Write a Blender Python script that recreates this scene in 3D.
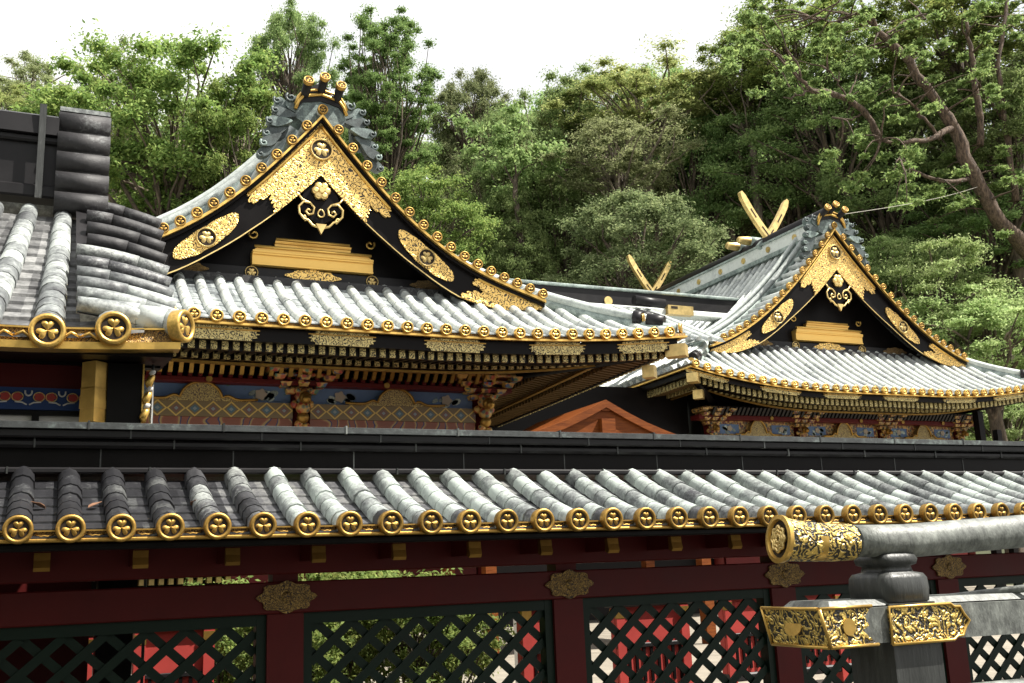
import bpy, math, random
import numpy as np
from mathutils import Vector, Matrix

random.seed(7); rng = np.random.default_rng(7)
for o in list(bpy.data.objects): bpy.data.objects.remove(o)
scene = bpy.context.scene
COL = scene.collection
R = math.radians
H = 1.6                       # eye height above the court
K = 1.4                       # size of the two far halls relative to their survey numbers

# ------------------------------------------------------------------ camera
FOC = 1043.3; YAW, PIT, ROL = R(24.53), R(12.48), R(2.274)
Fv = np.array([math.sin(YAW)*math.cos(PIT), math.cos(YAW)*math.cos(PIT), math.sin(PIT)])
Rv0 = np.array([math.cos(YAW), -math.sin(YAW), 0.]); Uv0 = np.cross(Rv0, Fv)
Rv = math.cos(ROL)*Rv0 - math.sin(ROL)*Uv0
Uv = math.sin(ROL)*Rv0 + math.cos(ROL)*Uv0
cam = bpy.data.cameras.new('camera'); camo = bpy.data.objects.new('camera', cam); COL.objects.link(camo)
cam.sensor_width = 36; cam.lens = FOC/1024*36; cam.clip_end = 2000; cam.clip_start = 0.05
camo.matrix_world = Matrix(((Rv[0], Uv[0], -Fv[0], 0), (Rv[1], Uv[1], -Fv[1], 0), (Rv[2], Uv[2], -Fv[2], H), (0, 0, 0, 1)))
scene.camera = camo

def P(px, py, Y=None, X=None):
    """survey helper: sight line through a picture point, met with the plane at Y (or X); z is relative to the eye"""
    d = (px-512)/FOC*Rv - (py-341.5)/FOC*Uv + Fv
    t = Y/d[1] if Y is not None else X/d[0]
    return d*t

# ------------------------------------------------------------------ light
SUN_EL = 56; SUN_AZ = 121       # azimuth clockwise from +Y
w = bpy.data.worlds.new('World'); scene.world = w; w.use_nodes = True
nt = w.node_tree; nt.nodes.clear()
sky = nt.nodes.new('ShaderNodeTexSky'); sky.sky_type = 'NISHITA'; sky.sun_disc = False
sky.sun_elevation = R(SUN_EL); sky.sun_rotation = R(SUN_AZ); sky.air_density = 1.2; sky.dust_density = 2.0
bg = nt.nodes.new('ShaderNodeBackground'); bg.inputs['Strength'].default_value = 0.09
bg2 = nt.nodes.new('ShaderNodeBackground'); bg2.inputs['Strength'].default_value = 0.60
no2 = nt.nodes.new('ShaderNodeTexNoise'); no2.inputs['Scale'].default_value = 3.1; no2.inputs['Detail'].default_value = 7
rp2 = nt.nodes.new('ShaderNodeValToRGB'); rp2.color_ramp.elements[0].position = .38; rp2.color_ramp.elements[1].position = .56
rp2.color_ramp.elements[0].color = (.78, .79, .81, 1); rp2.color_ramp.elements[1].color = (1, .995, .98, 1)
tc = nt.nodes.new('ShaderNodeTexCoord'); no = nt.nodes.new('ShaderNodeTexNoise')
no.inputs['Scale'].default_value = 2.2; no.inputs['Detail'].default_value = 6
rp = nt.nodes.new('ShaderNodeValToRGB'); rp.color_ramp.elements[0].position = 0.30; rp.color_ramp.elements[1].position = 0.47
rp.color_ramp.elements[0].color = (.55, .55, .55, 1)
mx = nt.nodes.new('ShaderNodeMixShader'); out = nt.nodes.new('ShaderNodeOutputWorld')
L = nt.links.new
L(tc.outputs['Generated'], no.inputs['Vector']); L(tc.outputs['Generated'], no2.inputs['Vector']); L(no2.outputs['Fac'], rp2.inputs['Fac']); L(rp2.outputs['Color'], bg2.inputs['Color']); L(no.outputs['Fac'], rp.inputs['Fac']); L(sky.outputs['Color'], bg.inputs['Color'])
L(rp.outputs['Color'], mx.inputs['Fac']); L(bg.outputs[0], mx.inputs[1]); L(bg2.outputs[0], mx.inputs[2]); L(mx.outputs[0], out.inputs['Surface'])
sd = bpy.data.lights.new('sun', 'SUN'); sd.energy = 4.7; sd.angle = R(0.55); sd.color = (1, 0.955, 0.87)
so = bpy.data.objects.new('sun', sd); COL.objects.link(so)
sv = Vector((math.sin(R(SUN_AZ))*math.cos(R(SUN_EL)), math.cos(R(SUN_AZ))*math.cos(R(SUN_EL)), math.sin(R(SUN_EL))))
so.rotation_euler = sv.to_track_quat('Z', 'Y').to_euler(); so.location = (0, 0, 60)
scene.view_settings.view_transform = 'Standard'; scene.view_settings.look = 'None'
scene.view_settings.exposure = 1.2; scene.view_settings.gamma = 1; scene.view_settings.use_curve_mapping = False
scene.render.engine = 'CYCLES'
scene.cycles.max_bounces = 8; scene.cycles.diffuse_bounces = 5; scene.cycles.glossy_bounces = 3; scene.cycles.transmission_bounces = 3

# ------------------------------------------------------------------ materials
class NM:
    """small node helper"""
    def __init__(s, name):
        s.m = bpy.data.materials.new(name); s.m.use_nodes = True; s.t = s.m.node_tree
        s.b = s.t.nodes['Principled BSDF']
    def n(s, typ, **kw):
        x = s.t.nodes.new(typ)
        for k, v in kw.items():
            if k in x.inputs: x.inputs[k].default_value = v
            else: setattr(x, k, v)
        return x
    def l(s, a, b): s.t.links.new(a, b)
    def obj(s, scale=(1, 1, 1), rot=(0, 0, 0)):
        t = s.n('ShaderNodeTexCoord'); m = s.n('ShaderNodeMapping'); m.inputs['Scale'].default_value = scale; m.inputs['Rotation'].default_value = rot
        s.l(t.outputs['Object'], m.inputs['Vector']); return m.outputs['Vector']
    def noise(s, vec, scale, detail=4, rough=.55):
        x = s.n('ShaderNodeTexNoise', Scale=scale, Detail=detail, Roughness=rough); s.l(vec, x.inputs['Vector']); return x.outputs['Fac']
    def ramp(s, fac, stops):
        r = s.n('ShaderNodeValToRGB'); e = r.color_ramp.elements
        while len(e) < len(stops): e.new(0.5)
        for i, (p, c) in enumerate(stops): e[i].position = p; e[i].color = tuple(c)+(1,) if len(c) == 3 else c
        s.l(fac, r.inputs['Fac']); return r.outputs['Color']
    def math(s, op, a, b=None, c=None):
        x = s.n('ShaderNodeMath', operation=op)
        for i, v in enumerate((a, b, c)):
            if v is None: continue
            if isinstance(v, (int, float)): x.inputs[i].default_value = v
            else: s.l(v, x.inputs[i])
        return x.outputs[0]
    def mix(s, fac, a, b):
        x = s.n('ShaderNodeMix', data_type='RGBA')
        for i, v in ((0, fac), (6, a), (7, b)):
            if isinstance(v, (int, float)): x.inputs[i].default_value = v
            elif isinstance(v, tuple): x.inputs[i].default_value = v+(1,) if len(v) == 3 else v
            else: s.l(v, x.inputs[i])
        return x.outputs[2]
    def bump(s, h, strength=.3, dist=.02):
        b = s.n('ShaderNodeBump', Strength=strength, Distance=dist); s.l(h, b.inputs['Height']); s.l(b.outputs[0], s.b.inputs['Normal'])
    def col(s, c):
        if isinstance(c, tuple): s.b.inputs['Base Color'].default_value = c+(1,)
        else: s.l(c, s.b.inputs['Base Color'])
    def set(s, **kw):
        for k, v in kw.items():
            k = k.replace('_', ' ')
            if isinstance(v, (int, float)): s.b.inputs[k].default_value = v
            else: s.l(v, s.b.inputs[k])

def tile_mat(name, dark, mid, pale, lo, hi, rough=.55, fine=38, streak=1.0):
    m = NM(name); v = m.obj((1, 1, streak))
    a = m.noise(v, 1.3, 5); b = m.noise(v, fine, 5, .7); g = m.n('ShaderNodeNewGeometry')
    c = m.noise(v, 7, 5, .65)
    f = m.math('ADD', m.math('MULTIPLY', a, .32), m.math('MULTIPLY', b, .30))
    f = m.math('ADD', f, m.math('MULTIPLY', c, .34))
    f = m.math('ADD', f, m.math('MULTIPLY', g.outputs['Random Per Island'], .16))
    m.col(m.ramp(f, [(lo, dark), ((lo+hi)/2, mid), (hi, pale)]))
    m.set(Roughness=rough); m.bump(m.math('ADD', b, c), .35, .012)
    return m.m
T_FENCE = tile_mat('weathered_roll_tile', (.045, .045, .05), (.22, .235, .23), (.46, .51, .475), .40, .62)
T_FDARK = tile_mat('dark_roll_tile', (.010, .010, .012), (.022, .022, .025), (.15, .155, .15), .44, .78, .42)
T_FHALF = tile_mat('half_dark_roll_tile', (.014, .014, .016), (.07, .07, .075), (.36, .38, .36), .42, .68, .45)
T_PAN = tile_mat('dark_pan_tile', (.03, .03, .034), (.075, .075, .08), (.20, .20, .19), .40, .70, .45)
T_PALE = tile_mat('pale_copper_tile', (.09, .10, .10), (.385, .41, .40), (.58, .61, .575), .36, .60)
T_PALEPAN = tile_mat('pale_pan_tile', (.05, .055, .06), (.19, .21, .215), (.38, .41, .40), .40, .66)
T_GATE = tile_mat('mottled_gate_tile', (.035, .035, .04), (.15, .16, .16), (.43, .46, .44), .40, .66, .5, 20)
T_GATEPAN = tile_mat('mottled_gate_pan', (.035, .034, .036), (.10, .10, .10), (.26, .26, .255), .40, .68, .5, 20)
T_DARK = tile_mat('dark_copper_tile', (.012, .011, .012), (.028, .026, .028), (.22, .23, .23), .46, .80, .62, 26)
T_RIDGE = tile_mat('ridge_copper', (.012, .012, .013), (.05, .055, .055), (.24, .29, .27), .42, .74, .45, 20)
T_MIDG = tile_mat('grey_green_tile', (.06, .066, .065), (.25, .275, .265), (.47, .51, .48), .36, .62, .5)
T_FIN = tile_mat('dark_verdigris_carving', (.02, .028, .028), (.075, .10, .098), (.26, .34, .31), .42, .70, .5)
T_GREEN = tile_mat('verdigris_copper', (.035, .046, .046), (.14, .175, .165), (.36, .43, .395), .38, .66, .5)

def lacquer(name, c, rough=.25, var=.35, spec=.22):
    m = NM(name); v = m.obj(); a = m.noise(v, 3.0, 5); b = m.noise(v, 60, 3)
    m.col(m.mix(m.math('MULTIPLY', a, .9), tuple(x*(1-var) for x in c), tuple(x*(1+var) for x in c)))
    m.b.inputs['Specular IOR Level'].default_value = spec
    m.set(Roughness=m.math('ADD', m.math('MULTIPLY', a, .25), rough)); m.bump(b, .05, .005); return m.m
BLACK = lacquer('black_lacquer', (.006, .005, .005), .26, .35, .09)
BLACKM = lacquer('black_weathered_copper', (.013, .012, .013), .30, .5, .22)
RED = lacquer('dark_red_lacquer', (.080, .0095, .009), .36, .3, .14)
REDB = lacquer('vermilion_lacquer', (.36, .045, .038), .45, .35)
GREEN = lacquer('dark_green_lacquer', (.0025, .012, .006), .38)
BROWN = None
RAFT = lacquer('brown_gilt_rafter', (.10, .062, .022), .45)
def gold(name, c, rough=.34, spec=1.0):
    m = NM(name); v = m.obj(); a = m.noise(v, 6, 5); b = m.noise(v, 45, 4)
    oi = m.n('ShaderNodeObjectInfo'); hs = m.n('ShaderNodeHueSaturation'); m.l(m.ramp(a, [(.3, tuple(x*.62 for x in c)), (.7, c)]), hs.inputs['Color']); m.l(m.math('ADD', m.math('MULTIPLY', oi.outputs['Random'], .40), .68), hs.inputs['Value']); m.col(hs.outputs[0]); m.set(Metallic=.85, Roughness=m.math('ADD', m.math('MULTIPLY', b, .25), rough-.1))
    m.bump(b, .15, .006); return m.m
GOLD = gold('gilt_metal', (.88, .56, .15))
BEAMG = lacquer('gold_leaf_beam', (.80, .50, .13), .28, .08, .5); BEAMG.node_tree.nodes['Principled BSDF'].inputs['Metallic'].default_value = .55
GOLDP = gold('pale_gilt_metal', (.92, .68, .28), .38)
GOLDD = gold('aged_gilt_metal', (.48, .285, .07), .42)
GOLDDD = gold('dull_gilt_metal', (.40, .22, .05), .5)
def fret(name, c, dark, scale, thr, metal=.8, rough=.38):
    m = NM(name); v = m.obj(); vo = m.n('ShaderNodeTexVoronoi', feature='DISTANCE_TO_EDGE', Scale=scale)
    n = m.n('ShaderNodeTexNoise', Scale=scale*.6, Detail=3.0); m.l(v, n.inputs['Vector'])
    dv = m.n('ShaderNodeVectorMath', operation='MULTIPLY_ADD'); m.l(n.outputs['Color'], dv.inputs[0]); dv.inputs[1].default_value = (.10,)*3; m.l(v, dv.inputs[2])
    m.l(dv.outputs[0], vo.inputs['Vector'])
    v2 = m.n('ShaderNodeTexVoronoi', Scale=scale*.55); m.l(dv.outputs[0], v2.inputs['Vector'])
    wv = m.math('SINE', m.math('MULTIPLY', v2.outputs['Distance'], 26.0))
    k = m.math('ADD', m.math('MULTIPLY', vo.outputs['Distance'], 1.1), m.math('MULTIPLY', m.math('ADD', wv, 1.0), .17))
    f = m.ramp(k, [(thr, (0, 0, 0)), (thr+.10, (1, 1, 1))])
    m.col(m.mix(f, dark, c)); m.set(Metallic=m.math('MULTIPLY', f, metal), Roughness=rough); m.bump(k, .6, .02); return m.m
FRET = fret('gilt_openwork', (.90, .60, .19), (.03, .017, .007), 12, .16)
FRETD = fret('greenish_gilt_openwork', (.60, .50, .22), (.03, .025, .012), 15, .20, .6, .5)
FRETF = fret('fine_gilt_openwork', (.74, .53, .155), (.02, .016, .010), 30, .27)
FRETB = fret('dim_gilt_openwork', (.42, .27, .09), (.03, .012, .01), 40, .24, .7, .45)
DARK = lacquer('dark_recess', (.02, .012, .006), .5)
IRON = tile_mat('weathered_bronze', (.014, .015, .014), (.035, .037, .035), (.20, .21, .20), .46, .74, .45, 30, .16)
IRONP = tile_mat('pale_weathered_bronze', (.018, .019, .018), (.085, .09, .083), (.27, .285, .26), .42, .68, .5, 30, .5)

def wood_mat():
    m = NM('warm_brown_wood'); v = m.obj((1, 1, 9), (0, R(20), 0)); a = m.noise(v, 3, 6, .7)
    m.col(m.ramp(a, [(.3, (.085, .020, .004)), (.7, (.20, .056, .010))])); m.b.inputs['Specular IOR Level'].default_value = .15
    m.set(Roughness=.55); m.bump(a, .3, .01); return m.m
BROWN = wood_mat()
def poly_mat(name, cols, scale):
    m = NM(name); v = m.obj((1, 1, 1)); vo = m.n('ShaderNodeTexVoronoi', Scale=scale); m.l(v, vo.inputs['Vector'])
    r = m.n('ShaderNodeSeparateColor'); m.l(vo.outputs['Color'], r.inputs[0])
    st = [(i/len(cols), c) for i, c in enumerate(cols)]
    rr = m.ramp(r.outputs[0], st); rr.node.color_ramp.interpolation = 'CONSTANT'
    e = m.ramp(vo.outputs['Distance'], [(.45, (0, 0, 0)), (.75, (1, 1, 1))])
    m.col(m.mix(e, rr, (.45, .28, .08))); m.set(Roughness=.45); m.bump(vo.outputs['Distance'], -.5, .03); return m.m
POLY = poly_mat('painted_carving', [(.30, .03, .02), (.05, .14, .10), (.45, .26, .06), (.10, .03, .02), (.05, .09, .20), (.36, .08, .03)], 9)
POLYR = poly_mat('painted_red_carving', [(.28, .04, .02), (.40, .16, .05), (.20, .03, .02), (.10, .12, .09), (.42, .28, .08)], 11)
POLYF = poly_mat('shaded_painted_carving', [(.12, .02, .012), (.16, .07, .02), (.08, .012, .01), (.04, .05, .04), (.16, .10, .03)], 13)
CARVE = fret('carved_green_and_gold', (.42, .33, .13), (.07, .04, .03), 22, .22, .3, .5)

def blue_panel():
    m = NM('painted_blue_panel'); v = m.obj(); a = m.noise(v, 2.2, 5); b = m.noise(v, 6.5, 5, .7)
    c = m.mix(a, (.045, .085, .19), (.10, .17, .30))
    g = m.ramp(b, [(.60, (0, 0, 0)), (.68, (1, 1, 1))])
    m.col(m.mix(g, c, (.05, .12, .07))); m.set(Roughness=.6); return m.m
BLUE = blue_panel()
def diamond_mat(name, p, ox, oz, hz):
    """row of gold diamonds on dark teal, drawn along x with period p"""
    m = NM(name); t = m.n('ShaderNodeTexCoord'); s = m.n('ShaderNodeSeparateXYZ'); m.l(t.outputs['Object'], s.inputs[0])
    x = m.math('ADD', s.outputs['X'], ox); z = m.math('DIVIDE', m.math('SUBTRACT', s.outputs['Z'], oz), hz)
    fx = m.math('ABSOLUTE', m.math('SUBTRACT', m.math('FRACT', m.math('DIVIDE', x, p)), .5))
    d = m.math('ADD', m.math('MULTIPLY', fx, 2.0), m.math('ABSOLUTE', z))
    line = m.math('LESS_THAN', m.math('ABSOLUTE', m.math('SUBTRACT', d, .93)), .11)
    ins = m.math('LESS_THAN', d, .55); core = m.math('LESS_THAN', d, .25)
    par = m.math('LESS_THAN', m.math('FRACT', m.math('DIVIDE', x, p*2)), .5)
    c = m.mix(ins, (.13, .09, .035), m.mix(par, (.05, .10, .13), (.13, .06, .045)))
    c = m.mix(core, c, (.16, .19, .20)); c = m.mix(line, c, (.46, .31, .07)); m.col(c); m.set(Roughness=.5); return m.m
def wave_mat():
    m = NM('painted_wave_band'); v = m.obj((1, 1, 2.4)); n = m.n('ShaderNodeTexWave', Scale=.55, Distortion=7.0, Detail=2.0); m.l(v, n.inputs['Vector'])
    r = m.ramp(n.outputs['Fac'], [(0, (.16, .045, .02)), (.35, (.20, .06, .03)), (.5, (.26, .17, .06)), (.72, (.02, .02, .08)), (.85, (.17, .05, .025))]); r.node.color_ramp.interpolation = 'CONSTANT'
    m.col(r); m.set(Roughness=.5); return m.m
WAVE = wave_mat()
WHITE = lacquer('white_plaster', (.55, .53, .50), .6, .06)
PETAL = lacquer('painted_petals', (.30, .26, .21), .6, .1)
STONE = None
def stone_mat(name, a, b, sc=5):
    m = NM(name); v = m.obj(); n = m.noise(v, sc, 6, .6); f = m.noise(v, sc*14, 4, .7)
    m.col(m.ramp(m.math('ADD', m.math('MULTIPLY', n, .6), m.math('MULTIPLY', f, .4)), [(.35, a), (.65, b)])); m.set(Roughness=.85); m.bump(f, .5, .02); return m.m
STONE = stone_mat('pale_granite', (.28, .26, .22), (.46, .43, .37))
GROUND = stone_mat('court_gravel', (.16, .14, .11), (.30, .265, .21), 2)
LOW_BOUNCE = stone_mat('low_bounce_paving', (.03, .032, .026), (.075, .075, .065), 3)
HILL = stone_mat('hill_soil', (.03, .035, .015), (.07, .075, .03), .5)
PAPER = lacquer('frieze_base', (.02, .045, .14), .5)

def leaf_mat(name, a, b, c, tr=.5):
    m = NM(name); t = m.t; g = m.n('ShaderNodeNewGeometry'); oi = m.n('ShaderNodeObjectInfo')
    v = m.obj(); n = m.noise(v, 3.0, 3)
    f = m.math('ADD', m.math('MULTIPLY', g.outputs['Random Per Island'], .55), m.math('MULTIPLY', n, .5))
    cc = m.ramp(f, [(.2, a), (.5, b), (.85, c)])
    hs = m.n('ShaderNodeHueSaturation'); m.l(cc, hs.inputs['Color'])
    m.l(m.math('ADD', m.math('MULTIPLY', oi.outputs['Random'], .5), .75), hs.inputs['Value'])
    m.l(m.math('ADD', m.math('MULTIPLY', oi.outputs['Random'], .03), .485), hs.inputs['Hue'])
    m.col(hs.outputs[0]); m.set(Roughness=.65); m.b.inputs['Specular IOR Level'].default_value = .15
    trn = m.n('ShaderNodeBsdfTranslucent'); m.l(hs.outputs[0], trn.inputs['Color'])
    ms = m.n('ShaderNodeMixShader'); ms.inputs[0].default_value = tr
    m.l(m.b.outputs[0], ms.inputs[1]); m.l(trn.outputs[0], ms.inputs[2]); m.l(ms.outputs[0], t.nodes['Material Output'].inputs['Surface']); return m.m
LF_BRIGHT = leaf_mat('bright_green_leaves', (0.111, 0.166, 0.045), (0.195, 0.270, 0.073), (0.338, 0.380, 0.113))
LF_MID = leaf_mat('mid_green_leaves', (0.137, 0.214, 0.077), (0.226, 0.324, 0.114), (0.371, 0.464, 0.184))
LF_DARK = leaf_mat('dark_olive_leaves', (0.118, 0.154, 0.070), (0.198, 0.237, 0.105), (0.317, 0.342, 0.168))
LF_CONE = leaf_mat('conifer_needles', (0.110, 0.203, 0.060), (0.191, 0.319, 0.096), (0.308, 0.435, 0.147))
LF_YEL = leaf_mat('yellow_green_leaves', (0.177, 0.217, 0.073), (0.278, 0.305, 0.106), (0.426, 0.420, 0.173))
LF_BROWN = leaf_mat('olive_leaves', (0.160, 0.185, 0.083), (0.244, 0.278, 0.125), (0.357, 0.371, 0.198))
LF_CAMPHOR = leaf_mat('camphor_leaves', (0.140, 0.227, 0.073), (0.229, 0.344, 0.112), (0.395, 0.508, 0.176))
LF_MAPLE = leaf_mat('pale_maple_leaves', (0.182, 0.262, 0.089), (0.321, 0.402, 0.156), (0.492, 0.562, 0.267))
def bark_mat(name, a, b):
    m = NM(name); v = m.obj((1, 1, .25)); n = m.noise(v, 9, 6, .7); m.col(m.ramp(n, [(.38, tuple(x*.6 for x in a)), (.62, b)])); m.set(Roughness=.9); m.bump(n, 1.0, .12); return m.m
BARK = bark_mat('grey_brown_bark', (.055, .04, .028), (.16, .12, .085))
BARKP = bark_mat('pale_bark', (.13, .10, .075), (.27, .22, .165))

# ------------------------------------------------------------------ mesh building
WL = {}                        # world location of roots
class MB:
    def __init__(s): s.v = []; s.f = []; s.mi = []; s.sm = []; s.mats = []; s.cur = 0
    def m(s, mat):
        if mat not in s.mats: s.mats.append(mat)
        s.cur = s.mats.index(mat); return s
    def add(s, vs, fs, smooth=False):
        o = len(s.v); s.v.extend([tuple(map(float, p)) for p in vs])
        for f in fs: s.f.append(tuple(i+o for i in f)); s.mi.append(s.cur); s.sm.append(smooth)
    def hexa(s, p):            # 8 corners: bottom 0-3, top 4-7
        s.add(p, [(3, 2, 1, 0), (4, 5, 6, 7), (0, 1, 5, 4), (1, 2, 6, 5), (2, 3, 7, 6), (3, 0, 4, 7)])
    def box(s, x0, x1, y0, y1, z0, z1):
        s.hexa([(x0, y0, z0), (x1, y0, z0), (x1, y1, z0), (x0, y1, z0), (x0, y0, z1), (x1, y0, z1), (x1, y1, z1), (x0, y1, z1)])
    def bbox(s, x0, x1, y0, y1, z0, z1, b=.01):      # bevelled along its length (x)
        sec = [(y0+b, z0), (y1-b, z0), (y1, z0+b), (y1, z1-b), (y1-b, z1), (y0+b, z1), (y0, z1-b), (y0, z0+b)]
        s.prism([(y, z) for y, z in sec], (x0, 0, 0), (0, 1, 0), (0, 0, 1), (x1-x0, 0, 0))
    def prism(s, outline, o, ux, uy, ext, smooth=False):
        o = np.array(o, float); ux = np.array(ux, float); uy = np.array(uy, float); ext = np.array(ext, float)
        a = [o+ux*p[0]+uy*p[1] for p in outline]; n = len(a); b = [p+ext for p in a]
        s.add(a+b, [tuple(range(n))[::-1], tuple(range(n, 2*n))]+[(i, (i+1) % n, n+(i+1) % n, n+i) for i in range(n)], smooth)
    def pts_prism(s, pts, ext):
        a = [np.array(p, float) for p in pts]; e = np.array(ext, float); n = len(a); b = [p+e for p in a]
        s.add(a+b, [tuple(range(n))[::-1], tuple(range(n, 2*n))]+[(i, (i+1) % n, n+(i+1) % n, n+i) for i in range(n)])
    def tube(s, path, rad, n=8, cap=True, sq=1.0):
        path = [np.array(p, float) for p in path]; N = len(path)
        if not hasattr(rad, '__len__'): rad = [rad]*N
        vs = []; up = None
        for i in range(N):
            d = path[min(i+1, N-1)]-path[max(i-1, 0)]; d = d/(np.linalg.norm(d)+1e-9)
            if up is None:
                ref = np.array((0, 0, 1.)) if abs(d[2]) < .9 else np.array((0, 1., 0)); sd = np.cross(d, ref)
            else: sd = np.cross(d, up)
            sd /= np.linalg.norm(sd)+1e-9; up = np.cross(sd, d)
            for k in range(n):
                a = 2*math.pi*k/n; vs.append(path[i]+rad[i]*(math.cos(a)*sd+math.sin(a)*sq*up))
        fs = [(i*n+k, i*n+(k+1) % n, (i+1)*n+(k+1) % n, (i+1)*n+k) for i in range(N-1) for k in range(n)]
        s.add(vs, fs, True)
        if cap:
            o = len(s.v)-N*n
            for r in (range(n-1, -1, -1), range((N-1)*n, N*n)): s.f.append(tuple(o+i for i in r)); s.mi.append(s.cur); s.sm.append(False)
    def half(s, p, q, side, r0, r1, n=7, full=math.pi):        # one cover tile from p (low) to q (high)
        p = np.array(p, float); q = np.array(q, float); side = np.array(side, float); side /= np.linalg.norm(side)
        d = q-p; nv = np.cross(side, d); nv /= np.linalg.norm(nv)
        if nv[2] < 0: nv = -nv
        vs = []
        for c, r in ((p, r0), (q, r1)):
            for k in range(n):
                a = -.25+(math.pi+.5)*k/(n-1); vs.append(c+r*(math.cos(a)*side+math.sin(a)*nv))
        s.add(vs, [(k, k+1, n+k+1, n+k) for k in range(n-1)], True)
        o = len(s.v)-2*n; s.f.append(tuple(o+k for k in range(n))); s.mi.append(s.cur); s.sm.append(False)
    def build(s, name, parent=None, tf=None, base=None):
        me = bpy.data.meshes.new(name); vs = np.array(s.v)
        if tf: vs = vs*tf[0]+np.array(tf[1])
        if parent is not None: vs = vs-np.array(WL[parent.name])
        elif base is not None: vs = vs-np.array(base)
        me.from_pydata(vs.tolist(), [], s.f)
        for m in s.mats: me.materials.append(m)
        me.polygons.foreach_set('material_index', s.mi); me.polygons.foreach_set('use_smooth', s.sm); me.update()
        o = bpy.data.objects.new(name, me); COL.objects.link(o)
        if parent is not None: o.parent = parent; WL[o.name] = WL[parent.name]
        elif base is not None: o.location = base; WL[o.name] = base
        else: WL[o.name] = (0, 0, 0)
        return o
def tag(o, label=None, cat=None, group=None, kind=None):
    for k, v in (('label', label), ('category', cat), ('group', group), ('kind', kind)):
        if v: o[k] = v
    return o
def thing(name, label, cat, loc, group=None):
    o = bpy.data.objects.new(name, None); COL.objects.link(o); o.location = loc; o.empty_display_size = .3; WL[o.name] = tuple(loc)
    return tag(o, label, cat, group)
def inst(me, name, parent, loc, scale=1, rot=(0, 0, 0)):
    """a part that shares its mesh with its twins; loc in world"""
    o = bpy.data.objects.new(name, me); COL.objects.link(o); o.parent = parent
    o.location = np.array(loc)-np.array(WL[parent.name]); o.rotation_euler = rot
    o.scale = (scale,)*3 if not hasattr(scale, '__len__') else scale; WL[o.name] = tuple(loc); return o
def interp(tab):
    xs = [a for a, b in tab]; ys = [b for a, b in tab]
    return lambda x: float(np.interp(x, xs, ys))
def smooth_tab(tab, n=40):
    """smooth curve through survey points"""
    xs = np.array([a for a, b in tab]); ys = np.array([b for a, b in tab]); c = np.polyfit(xs, ys, min(4, len(xs)-1))
    return lambda x: float(np.polyval(c, x))

# ------------------------------------------------------------------ crest and end cap (three-leaf crest in a ring)
def heart(cx, cz, ang, s):
    pts = []
    for k in range(16):
        t = 2*math.pi*k/16
        x = .62*math.sin(t)**3*1.05; y = (.52*math.cos(t)-.20*math.cos(2*t)-.08*math.cos(3*t)-.03*math.cos(4*t))
        ca, sa = math.cos(ang), math.sin(ang); pts.append((cx+s*(x*ca-y*sa), cz+s*(x*sa+y*ca)))
    return pts
def crest_mesh(name, gm, dm, rim=.70, depth=.62):
    mb = MB(); N = 28; cs = [(math.cos(2*math.pi*k/N), math.sin(2*math.pi*k/N)) for k in range(N)]
    prof = [(1.0, depth), (1.0, -.02), (.96, -.09), ((1+rim)/2, -.13), (rim+.04, -.09), (rim, .02)]
    vs = [(c*r, y, z*r) for r, y in prof for c, z in cs]
    mb.m(gm).add(vs, [(i*N+k, i*N+(k+1) % N, (i+1)*N+(k+1) % N, (i+1)*N+k) for i in range(len(prof)-1) for k in range(N)], True)
    mb.m(dm).add([(c*rim, .02, z*rim) for c, z in cs], [tuple(range(N))])
    mb.m(gm)
    for a in (0, 120, 240):
        an = R(a); c = (-.33*math.sin(an), .33*math.cos(an))
        o = heart(c[0], c[1], an, .52*rim/.70); cc = np.mean(o, axis=0); n = len(o)
        inn = [(cc[0]+.6*(p[0]-cc[0]), cc[1]+.6*(p[1]-cc[1])) for p in o]
        vs = [(p[0], .02, p[1]) for p in o]+[(p[0], -.06, p[1]) for p in inn]+[(cc[0], -.08, cc[1])]
        mb.add(vs, [(i, (i+1) % n, n+(i+1) % n, n+i) for i in range(n)]+[(n+i, n+(i+1) % n, 2*n) for i in range(n)], True)
    o = mb.build(name); me = o.data; bpy.data.objects.remove(o); return me
CAP = crest_mesh('tile_end_cap', GOLD, DARK)
CAPD = crest_mesh('tile_end_cap_aged', GOLDD, DARK)
CREST = crest_mesh('crest', GOLDP, DARK, .84, .12)

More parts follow.
